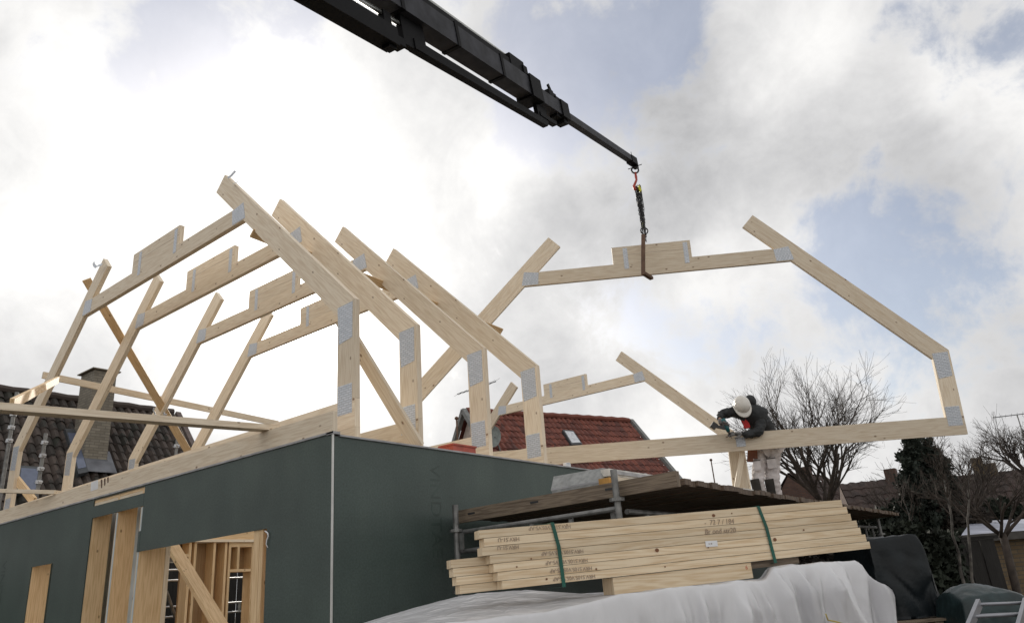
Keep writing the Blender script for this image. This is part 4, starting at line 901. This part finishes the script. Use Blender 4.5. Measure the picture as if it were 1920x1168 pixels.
# left neighbour: dark pantiles
MTD = tile_mat('dark_pantile', (.030, .024, .020), (.070, .052, .043), moss=(.022, .023, .016))
XR = -13.5; ZR = 4.6; dn_ = V((1, 0, -1.18)).normalized()
lh = thing('neighbour_house', (-15, 2, G), 'neighbouring house with dark old pantile roof at far left', 'house')
tiled((XR, -8, ZR), (XR, 7.88, ZR), dn_, 5.6, .23, .36, MTD, 'roof', lh, amp=.05)
m = MB().tube([(XR, -8 + .35 * k, ZR + .04 + .02 * (k % 2)) for k in range(46)], .11, 8); m.build('ridge_tiles', MTD, lh, smooth=False)
MB().hull([V((XR - .0, 7.80, ZR)), V((XR + 4, 7.80, ZR - 4 * 1.18)), V((XR, 7.80, G)) , V((XR - 4, 7.80, ZR - 4 * 1.18))], [V((XR, 7.82, ZR)), V((XR + 4, 7.82, ZR - 4.72)), V((XR, 7.82, G)), V((XR - 4, 7.82, ZR - 4.72))]).build('gable_wall', plain('render', (.35, .3, .25), .9), lh)
MB().beam(V((XR - .05, 7.93, ZR + .05)), V((XR + 3.6, 7.93, ZR + .05 - 3.6 * 1.18)), .16, .14, V((1, 0, 1))).build('verge_board', plain('verge', (.13, .10, .09), .8), lh)
MB().box(XR + 3.2, XR + 3.4, -8, 7.8, G, -.1).build('wall', plain('render2', (.3, .26, .2), .9), lh)
tiled((XR - .02, 7.88, ZR), (XR - .02, -8, ZR), V((-1, 0, -1.18)), 5.0, .44, .72, MTD, 'roof', lh, nu=2)
MCB = brick('chimney_brick', (.20, .175, .135), (.27, .24, .19), (.15, .135, .11))
n_ = V((1.18, 0, 1)).normalized(); d_ = ray(195, 876); o_ = V((XR, 0, ZR)); XC = (CAM + d_ * ((o_ - CAM).dot(n_) / d_.dot(n_))).x
c0 = onX(178, 692, XC); c1 = onX(219, 700, XC); c2 = onY(153, 702, c0.y)
cm = MB()
def wallbox(m, x0, x1, y0, y1, z0, z1):   # uv with vertical v
    for a, b_, axx in (((x1, y0), (x1, y1), V((0, 1, 0))), ((x0, y0), (x1, y0), V((1, 0, 0))), ((x1, y1), (x0, y1), V((-1, 0, 0))), ((x0, y1), (x0, y0), V((0, -1, 0)))):
        m.face([(a[0], a[1], z0), (b_[0], b_[1], z0), (b_[0], b_[1], z1), (a[0], a[1], z1)], axx)
    m.face([(x0, y0, z1), (x1, y0, z1), (x1, y1, z1), (x0, y1, z1)])
    m.face([(x0, y1, z0), (x1, y1, z0), (x1, y0, z0), (x0, y0, z0)])
zb = ZR - (XC - XR) * 1.18
wallbox(cm, c2.x, XC, c0.y, c1.y, zb - .4, c0.z)
co = cm.build('chimney', MCB, lh)
MB().hull([V((c2.x - .08, c0.y - .08, c0.z)), V((XC + .08, c0.y - .08, c0.z)), V((XC + .08, c1.y + .08, c0.z)), V((c2.x - .08, c1.y + .08, c0.z))], [V((c2.x - .08, c0.y - .08, c0.z + .03)), V((XC + .08, c0.y - .08, c0.z + .03)), V((XC + .08, c1.y + .08, c0.z + .03)), V((c2.x - .08, c1.y + .08, c0.z + .03))]).build('chimney_cap', MBE, co)
def roof_pt(px, py, lift=.14):  # on the left roof plane
    n = V((1.18, 0, 1)).normalized(); o = V((XR, 0, ZR)) + n * lift; d = ray(px, py); return CAM + d * ((o - CAM).dot(n) / d.dot(n))
MLD = plain('lead', (.13, .135, .15), .45, .3, var=.3, scale=3)
MB().box(c2.x - .02, XC + .02, c0.y - .02, c1.y + .02, zb - .4, zb + .20).build('lead_flashing', MLD, co)
y0_, y1_ = c0.y - .22, c1.y + .16; dz = V((0, 0, .02)); pr_ = lambda x, y: V((x, y, ZR - (x - XR) * 1.18 + .17))
q_ = [pr_(XC - .25, y0_), pr_(XC + .30, y0_), pr_(XC + .30, y1_), pr_(XC - .25, y1_)]
MB().hull(q_, [w + dz for w in q_]).build('lead_apron', MLD, co)
MGS = plain('roof_glass', (.12, .14, .2), .08, .1, var=.1); MFR = plain('window_frame', (.05, .055, .06), .5)
def skylight(quad, parent, rp, fm=MFR, gm_=MGS):
    q = [rp(*p) for p in quad]; c = sum(q, V()) / 4; n = (q[1] - q[0]).cross(q[3] - q[0]).normalized(); n = n if n.z > 0 else -n
    fr_ = MB().hull([c + (p - c) * 1.0 - n * .12 for p in q], [c + (p - c) * 1.0 for p in q]).build('skylight', fm, parent, bevel=.01)
    MB().hull([c + (p - c) * .80 + n * .001 for p in q], [c + (p - c) * .80 + n * .012 for p in q]).build('pane', gm_, fr_)
skylight([(36, 872), (76, 875), (74, 925), (30, 922)], lh, roof_pt)
skylight([(122, 803), (143, 805), (166, 884), (147, 888)], lh, roof_pt)

# red roofed house in the middle
MTRR = tile_mat('red_pantile', (.115, .036, .026), (.19, .060, .040), moss=(.075, .034, .028))
pk = at(875, 772, 27); hdv = ray(3300, 917); hdv = V((hdv.x, hdv.y, 0)).normalized(); gdv = V((hdv.y, -hdv.x, 0))
q = ray(1179, 790); tt_ = (pk - CAM).dot(gdv) / q.dot(gdv); rL = ((CAM + q * tt_) - pk).dot(hdv)
rh = thing('red_roof_house', pk - V((0, 0, pk.z - G)) + hdv * rL / 2, 'house with red pantile roof, skylight and white verge boards behind the trusses', 'house')
dnr = (gdv * 1.0 + V((0, 0, -1.2))).normalized()
tiled(pk, pk + hdv * rL, dnr, 6.6, .22, .34, MTRR, 'roof', rh, amp=.03)
tiled(pk + hdv * rL - gdv * .02, pk - gdv * .02, (-gdv + V((0, 0, -1.2))).normalized(), 6.6, .52, .72, MTRR, 'roof', rh, nu=2)
MB().tube([pk + hdv * (rL * k / 26) + V((0, 0, .05 + .025 * (k % 2))) for k in range(27)], .11, 8).build('ridge_tiles', MTRR, rh)
for e_ in (-.12, rL + .12):
    m = MB()
    for sg in (1, -1): m.beam(pk + hdv * e_ + V((0, 0, .06)), pk + hdv * e_ + gdv * sg * 4.2 + V((0, 0, .06 - 4.2 * 1.2)), .16, .16, V((0, 0, 1)))
    m.build('verge_board', bpy.data.materials.get('verge_grey') or plain('verge_grey', (.17, .175, .17), .7), rh)
MGW = plain('white_render', (.42, .36, .32), .9)
for e_ in (.12, rL - .12):
    q5 = [pk + hdv * e_ - V((0, 0, .1)), pk + hdv * e_ + gdv * 4 - V((0, 0, 4.9)), pk + hdv * e_ + gdv * 4 - V((0, 0, pk.z - G)), pk + hdv * e_ - gdv * 4 - V((0, 0, pk.z - G)), pk + hdv * e_ - gdv * 4 - V((0, 0, 4.9))]
    MB().hull(q5, [w + hdv * .05 for w in q5]).build('gable_wall', MGW, rh)
MB().hull([pk + gdv * 3.7 + hdv * x - V((0, 0, z)) for x, z in ((.1, 4.6), (rL - .1, 4.6), (rL - .1, pk.z - G), (.1, pk.z - G))], [pk + gdv * 3.75 + hdv * x - V((0, 0, z)) for x, z in ((.1, 4.6), (rL - .1, 4.6), (rL - .1, pk.z - G), (.1, pk.z - G))]).build('wall', plain('render3', (.3, .26, .22), .9), rh)
nr = hdv.cross(dnr); nr = nr if nr.z > 0 else -nr
def roof2(px, py, lift=.12): o = pk + nr * lift; d = ray(px, py); return CAM + d * ((o - CAM).dot(nr) / d.dot(nr))
skylight([(1055, 805), (1075, 807), (1092, 832), (1072, 833)], rh, roof2, gm_=plain('sky_glass', (.55, .57, .6), .15))
dc = at(925, 818, 25.5); dnm = (CAM - dc).normalized() * .35 + hdv * -.9; dnm.normalize(); da_ = dnm.orthogonal().normalized(); db_ = dnm.cross(da_)
dsh = thing('satellite_dish', dc, 'grey satellite dish on the red roofed house beside the third post', 'dish')
MB().grid(20, 5, lambda u, v: dc + (da_ * math.cos(2 * math.pi * u) + db_ * math.sin(2 * math.pi * u)) * .36 * v - dnm * .08 * (1 - v * v)).build('reflector', plain('dish_grey', (.22, .25, .24), .6), dsh, smooth=True)
MB().tube([dc - dnm * .08, dc - dnm * .3 - V((0, 0, .5))], .03, 6).build('mount', MST, dsh)
def yagi(name, p0, p1, n, ln, perp, mast_to, label, mast_pt=None):
    t = thing(name, p0, label, 'aerial'); m = MB().tube([p0, p1], .014, 6); m.build('boom', MCN, t)
    m = MB()
    for k in range(n): p = p0.lerp(p1, (k + .3) / n); m.tube([p - perp * ln * (.55 + .45 * k / n), p + perp * ln * (.55 + .45 * k / n)], .006, 4)
    m.build('elements', MST, t); mp_ = mast_pt or p1
    MB().tube([mp_, V((mp_.x, mp_.y, mast_to))], .02, 6).build('mast', MST, t)
ya0 = at(857, 739, 23); ya1 = at(930, 715, 23)
yagi('roof_aerial', ya0, ya1, 9, .28, V((.5, .7, .5)).normalized(), 3.2, 'roof aerial with its boom crossing behind the third right post', at(903, 724, 23))
yb0 = at(1861, 783, 26); yb1 = at(1925, 775, 26)
yagi('roof_aerial', yb0, yb1, 6, .10, V((.3, .3, .9)).normalized(), 1.5, 'thin horizontal aerial above the bare trees at the right edge', at(1907, 778, 26))
def pole(px0, py0, px1, py1, D, label):
    a = at(px0, py0, D); t = thing('flag_pole', (a.x, a.y, G), label, 'pole')
    MB().tube([V((a.x, a.y, G)), a], [.028, .018], 8).build('shaft', MRU, t); ell(MB(), a, (V((1, 0, 0)), V((0, 1, 0)), V((0, 0, 1))), (.045, .045, .04), 8).build('knob', MRU, t, smooth=True)
pole(856, 784, 861, 825, 16, 'slender pole with a knob just left of the third right post'); pole(1333, 862, 1338, 910, 22, 'thin dark pole below the hanging truss, left of the worker')

# ------------------------------------------------------------------ far houses at right
def far_house(px0, py0, px1, py1, D0, D1, eave_drop, depth, wm, rm, label, chims=(), slope=.8):
    a = at(px0, py0, D0); b_ = at(px1, py1, D1); z = (a.z + b_.z) / 2; a.z = b_.z = z; u = (b_ - a).normalized(); v = V((u.y, -u.x, 0))
    t = thing('far_house', ((a.x + b_.x) / 2, (a.y + b_.y) / 2, G), label, 'house')
    L2 = (b_ - a).length; dn2 = (v + V((0, 0, -slope))).normalized(); ln = depth * math.hypot(1, slope)
    tiled(a, b_, dn2, ln, .4, .5, rm, 'roof', t, amp=.04, nu=3); tiled(b_ - v * .02, a - v * .02, (-v + V((0, 0, -slope))).normalized(), ln, .8, 1.0, rm, 'roof', t, nu=2)
    e = z - depth * slope
    m = MB()
    def q(s, k, zz): return V((a.x, a.y, 0)) + u * s + v * k + V((0, 0, zz))
    k = depth * .92
    for (s0, k0), (s1, k1), pkz in (((0, k), (L2, k), 0), ((L2, k), (L2, -k), 1), ((L2, -k), (0, -k), 0), ((0, -k), (0, k), 1)):
        ax = (q(s1, k1, 0) - q(s0, k0, 0)).normalized(); pts = [q(s0, k0, G), q(s1, k1, G), q(s1, k1, e + .1)]
        if pkz: pts.append(q((s0 + s1) / 2, (k0 + k1) / 2, z - .08))
        pts.append(q(s0, k0, e + .1)); m.face(pts, ax)
    w = m.build('wall', wm, t)
    for s in (.2, .45, .7):
        c = q(L2 * s, k + .02, e - 1.3); MB().hull([c - u * .6 - V((0, 0, .6)), c + u * .6 - V((0, 0, .6)), c + u * .6 + V((0, 0, .5)), c - u * .6 + V((0, 0, .5))], [w_ + v * .03 for w_ in (c - u * .6 - V((0, 0, .6)), c + u * .6 - V((0, 0, .6)), c + u * .6 + V((0, 0, .5)), c - u * .6 + V((0, 0, .5)))]).build('window', MGS, t)
    MB().tube([q(-.2, depth + .05, e), q(L2 + .2, depth + .05, e)], .07, 6).build('gutter', MFL, t)
    for s, h in chims:
        c = q(L2 * s, 0, z); mm = MB(); wallbox(mm, c.x - .22, c.x + .22, c.y - .22, c.y + .22, z - .5, z + h); mm.build('chimney', wm, t)
MFB = brick('far_brick', (.075, .038, .028), (.11, .055, .038), (.07, .058, .05)); MFY = brick('far_yellow_brick', (.13, .088, .045), (.17, .12, .065), (.09, .075, .055))
MFT = tile_mat('far_tile', (.026, .016, .013), (.045, .026, .021))
far_house(1478, 884, 1545, 893, 36, 38, 1, 3.4, MFB, MFT, 'far brick gable house behind the bare tree right of the worker', ((.5, .35),), slope=1.1)
far_house(1570, 893, 1745, 905, 32, 31, 1, 3.4, MFB, MFT, 'low brown roofed house behind the dark conifer', ((.6, .4),))
far_house(1770, 905, 1990, 862, 34, 33, 1, 4.0, MFY, MFT, 'yellow brick house far behind the twiggy trees at right', ((.32, .7), (.42, .4)))
# garden shed and fence
sh = thing('garden_shed', (8, 13.6, G), 'low garden shed of yellow brick with a pale felt roof at the right edge', 'shed')
a = at(1812, 1010, 14); b_ = at(2000, 1003, 14.2); u = V((b_.x - a.x, b_.y - a.y, 0)); L2 = u.length; u.normalize(); v = V((u.y, -u.x, 0)); z0 = a.z
fl_ = at(1822, 982, 17.2); fr2 = at(2040, 972, 17.4)
MB().hull([a - u * .1, a + u * L2, fr2, fl_], [w + V((0, 0, .06)) for w in (a - u * .1, a + u * L2, fr2, fl_)]).build('roof', plain('felt', (.42, .44, .52), .5, var=.25, scale=3), sh)
MB().beam(a - u * .15 + v * .04, a + u * L2 + v * .04, .05, .14).build('fascia', MKN, sh)
m = MB(); p0 = a - v * .15 + u * .55; m.face([V((p0.x, p0.y, G)), V((p0.x, p0.y, G)) + u * 3, V((p0.x, p0.y, z0 - .05)) + u * 3, V((p0.x, p0.y, z0 - .05))], u); m.build('wall', MFY, sh)
MFD = wood('dark_fence_wood', (.022, .02, .018), (.010, .009, .008), knots=0)
fe = thing('garden_fence', (6, 14.4, G), 'dark board fence at the back of the garden', 'fence')
fa = at(1560, 1030, 12.6); fb = at(1872, 1016, 12.9); fa.z = fb.z = -1.22; u = (fb - fa).normalized()
m = MB(); n = int((fb - fa).length / .14)
for k in range(n): p = fa + u * (k * .14); h = random.uniform(-.02, .02); off = V((u.y, -u.x, 0)) * (.012 * (k % 2)); m.hull([p + off, p + off + u * .13, p + off + u * .13 + V((u.y, -u.x, 0)) * .02, p + off + V((u.y, -u.x, 0)) * .02], [w - V((0, 0, w.z - G)) for w in (p + off, p + off + u * .13, p + off + u * .13 + V((u.y, -u.x, 0)) * .02, p + off + V((u.y, -u.x, 0)) * .02)], V((0, 0, 1)))
m.build('boards', MFD, fe); MB().beam(fa + V((0, 0, .03)), fb + V((0, 0, .03)), .08, .05).build('top_rail', MFD, fe)

# ------------------------------------------------------------------ trees
MBA = plain('bark', (.05, .038, .030), .9, var=.4, scale=10)
MBI = plain('birch_bark', (.11, .10, .09), .7, var=.8, scale=9)
def rnd(a): return random.uniform(-a, a)
def grow(tr, tw, p, d, ln, r, lev, maxlev, up, wob, kids):
    n = 4 if lev < 2 else 3; pts = [p]; rs = [r]; q = p.copy(); dd = d.copy()
    for i in range(n):
        dd = (dd + V((rnd(wob), rnd(wob), rnd(wob) + up))).normalized(); q = q + dd * (ln / n); pts.append(q.copy()); rs.append(max(.0022, r * (1 - .45 * (i + 1) / n)))
    (tr if lev < 2 else tw).tube(pts, rs, 6 if lev < 2 else 3, cap=lev == 0)
    if lev >= maxlev: return
    k = kids[min(lev, len(kids) - 1)]
    for i in range(k):
        t = .3 + .7 * (i + random.random() * .8) / k; t = min(t, 1); j = min(n - 1, int(t * n)); b0 = pts[j].lerp(pts[j + 1], t * n - j)
        ang = random.uniform(.3, .75); ax = dd.orthogonal(); ax.rotate(Matrix.Rotation(random.uniform(0, 6.28), 3, dd)); nd = (dd * math.cos(ang) + ax.normalized() * math.sin(ang)).normalized()
        grow(tr, tw, b0, nd, ln * random.uniform(.55, .8), max(.003, rs[j] * .62), lev + 1, maxlev, up, wob, kids)
def bare_tree(base, h, nst, spread, label, seed, r0=.07, maxlev=4, kids=(4, 4, 4, 3), mat=MBA, up=.05, cat='tree', group='bare trees behind the building plot'):
    random.seed(seed); t = thing('bare_tree', (base.x, base.y, G), label, cat, group); tr = MB(); tw = MB()
    fork = V((base.x, base.y, base.z)); root = V((base.x + rnd(.1), base.y + rnd(.1), G))
    tr.tube([root, root.lerp(fork, .5) + V((rnd(.04), rnd(.04), 0)), fork], [r0 * 1.9, r0 * 1.6, r0 * 1.5], 8)
    for i in range(nst):
        a = 2 * math.pi * i / nst + rnd(.3); d = V((math.cos(a) * spread, math.sin(a) * spread, 1)).normalized()
        grow(tr, tw, fork + V((rnd(.04), rnd(.04), -.05)), d, h * random.uniform(.36, .5), r0 * random.uniform(.6, 1), 0, maxlev, up, .11, kids)
    tr.build('trunk', mat, t, smooth=True); tw.build('crown', mat, t)
    return t
bare_tree(at(1548, 950, 18), 3.7, 8, .72, 'large bare many-stemmed tree right of the worker behind the hanging truss', 11, .060, 4, (4, 4, 5, 4))
bare_tree(at(1826, 955, 17), 1.7, 7, .75, 'bare twiggy tree right of the dark conifer', 5, .05, 4, (4, 4, 4, 3))
bare_tree(at(1945, 905, 15), 1.9, 6, .7, 'bare budding tree cut off by the right edge', 23, .045, 4, (4, 4, 4, 3))
bare_tree(at(1690, 975, 21), 1.4, 6, .9, 'small bare shrub tree just left of the dark conifer', 31, .035, 4, (4, 4, 3, 3))
bare_tree(at(1880, 1000, 12.5), 1.7, 5, 1.1, 'low dark crooked shrub in front of the pale shed roof', 41, .04, 4, (4, 4, 3, 3))
def birch(x0, y0, x1, y1, D, lab, seed):
    random.seed(seed); a = at(x0, y0, D); b_ = at(x1, y1, D); t = thing('birch_sapling', (b_.x, b_.y, G), lab, 'tree', 'slim pale stems before the fence')
    pts = [V((b_.x, b_.y, G)), b_]; 
    for k in range(1, 6): pts.append(b_.lerp(a, k / 5) + V((rnd(.02), rnd(.02), 0)))
    MB().tube(pts, [.026, .024] + [.022 - .003 * k for k in range(5)], 7).build('trunk', MBI, t, smooth=True)
    tr = MB(); tw = MB()
    for k in range(5): grow(tr, tw, pts[-1 - k % 3], V((rnd(.6), rnd(.6), 1)).normalized(), .42, .010, 1, 4, .04, .12, (3, 3, 3, 3))
    tr.v and tw.build('crown', MBA, t); tr.build('branch', MBA, t)
birch(1770, 900, 1801, 1070, 11.5, 'slim pale stem bending left, left of the two before the fence', 2)
birch(1814, 900, 1822, 1085, 11.5, 'straight slim pale stem, right of the two before the fence', 9)
birch(1700, 950, 1722, 1040, 13, 'short leaning pale stem beside the black covered block', 14)
# conifer and hedge foliage of many small sprays
def leafmat(name, c):
    m = plain(name, c, .8, var=.6, scale=2.2, detail=8); return m
MCO = leafmat('conifer_green', (.022, .030, .022)); MHG = leafmat('hedge_green', (.016, .022, .013)); MIV = leafmat('brown_twigs', (.026, .020, .015))
def spray(m, p, size, upb):
    d = V((rnd(1), rnd(1), rnd(1) + upb)).normalized(); s = d.orthogonal().normalized(); s.rotate(Matrix.Rotation(random.uniform(0, 6.28), 3, d)); l = size * random.uniform(.6, 1.4); w = l * .3
    m.face([p - s * w * .5, p + d * l * .4 + s * w, p + d * l, p + d * l * .5 - s * w])
def conifer():
    random.seed(77); b0 = at(1745, 1000, 17); t = thing('conifer', (b0.x, b0.y, G), 'dark ragged evergreen conifer under the right end of the hanging truss', 'tree')
    m = MB(); tk = MB().tube([V((b0.x, b0.y, G)), V((b0.x, b0.y, .6))], [.14, .05], 8)
    lobes = [(1745, 1040, 1706, 823, .34), (1745, 1040, 1737, 833, .36), (1760, 1040, 1768, 862, .34), (1740, 1040, 1700, 873, .34), (1765, 1060, 1778, 908, .4), (1735, 1060, 1745, 880, .55), (1770, 1080, 1795, 940, .45), (1720, 1080, 1700, 960, .4), (1730, 960, 1690, 905, .2), (1760, 930, 1797, 925, .2), (1720, 880, 1692, 862, .14), (1750, 900, 1755, 850, .2), (1715, 870, 1716, 835, .16)]
    for x0, y0, x1, y1, R_ in lobes:
        a = at(x0, y0, 17 + rnd(.3)); b_ = at(x1, y1, 17 + rnd(.5))
        tk.tube([a, a.lerp(b_, .5) + V((rnd(.05), rnd(.05), 0)), b_], [.04, .025, .008], 5)
        for k in range(int(260 * R_ + 14)):
            q = random.random() ** .85; th = random.uniform(0, 6.28); o0 = a.lerp(b_, q)
            dv = V((math.cos(th), math.sin(th), random.uniform(.2, 1.5))).normalized(); ln = R_ * 1.75 * (1.12 - q) ** .7 * random.uniform(.5, 1.25)
            for c_ in range(34): f_ = random.random(); spray(m, o0 + dv * ln * f_ + V((rnd(.05), rnd(.05), rnd(.05) + .05 * f_)), .095, .7)
        tk.tube([a.lerp(b_, .3), a.lerp(b_, .3) + V((.01, 0, .02))], .02, 4)
    tk.build('trunk', MBA, t); m.build('crown', MCO, t)
conifer()
def hedge(x0, x1, y0, y1, D, depth, mat, label, n, size, seed, name='hedge'):
    random.seed(seed); a = at(x0, y0, D); b_ = at(x1, y1, D); m = MB(); t = thing(name, ((a.x + b_.x) / 2, (a.y + b_.y) / 2, G), label, 'hedge')
    d = V((b_.x - a.x, b_.y - a.y, 0)); nrm = V((-d.y, d.x, 0)).normalized()
    for k in range(n):
        q = random.random(); top = a.z + (b_.z - a.z) * q + .5 * noise.noise(V((q * d.length * .9, seed, 0))) + .22 * noise.noise(V((q * d.length * 3, seed, 4)))
        z = G + (top - G) * (1 - random.random() ** 1.6); f = random.random()
        spray(m, V((a.x, a.y, 0)) + d * q + nrm * (f * depth) + V((0, 0, z)), size, .5)
    m.build('foliage', mat, t); st_ = MB()
    for k in range(14): p = V((a.x, a.y, G)) + d * ((k + .5) / 14) + nrm * depth / 2; st_.tube([p, p + V((rnd(.1), rnd(.1), (a.z - G) * .8))], .025, 5)
    st_.build('stems', MBA, t)
hedge(1470, 1700, 960, 968, 21, 1.2, MIV, 'brown leafless hedge below the far brick house', 9000, .16, 3)
hedge(1640, 1790, 975, 962, 18.5, 1.2, MHG, 'dark evergreen hedge at the foot of the conifer', 9000, .15, 5)
hedge(1770, 1860, 948, 960, 16.6, 1.0, MIV, 'dense brown hedge left of the yellow brick house', 8000, .13, 8)
hedge(1850, 2010, 968, 950, 18, 1.0, MHG, 'dark hedge beyond the shed at the right edge', 8000, .14, 13)
f2 = thing('board_screen', (-7, 6, G), 'dark board screen standing in the shade behind the far wall of the house', 'fence')
m = MB()
for k in range(120): m.box(-7.0 + .012 * (k % 2), -6.98 + .012 * (k % 2), -3 + k * .14, -2.87 + k * .14, G, -.36 + random.uniform(-.02, .02), V((0, 0, 1)))
m.build('boards', MFD, f2)
hedge(1690, 1800, 985, 992, 12.2, .8, MHG, 'dark tangled bush in front of the board fence behind the black covered block', 7000, .11, 29)
hedge(1560, 1640, 1000, 1010, 14, 1.0, MIV, 'low brown bushes between the lumber stack and the black covered block', 6000, .13, 17)
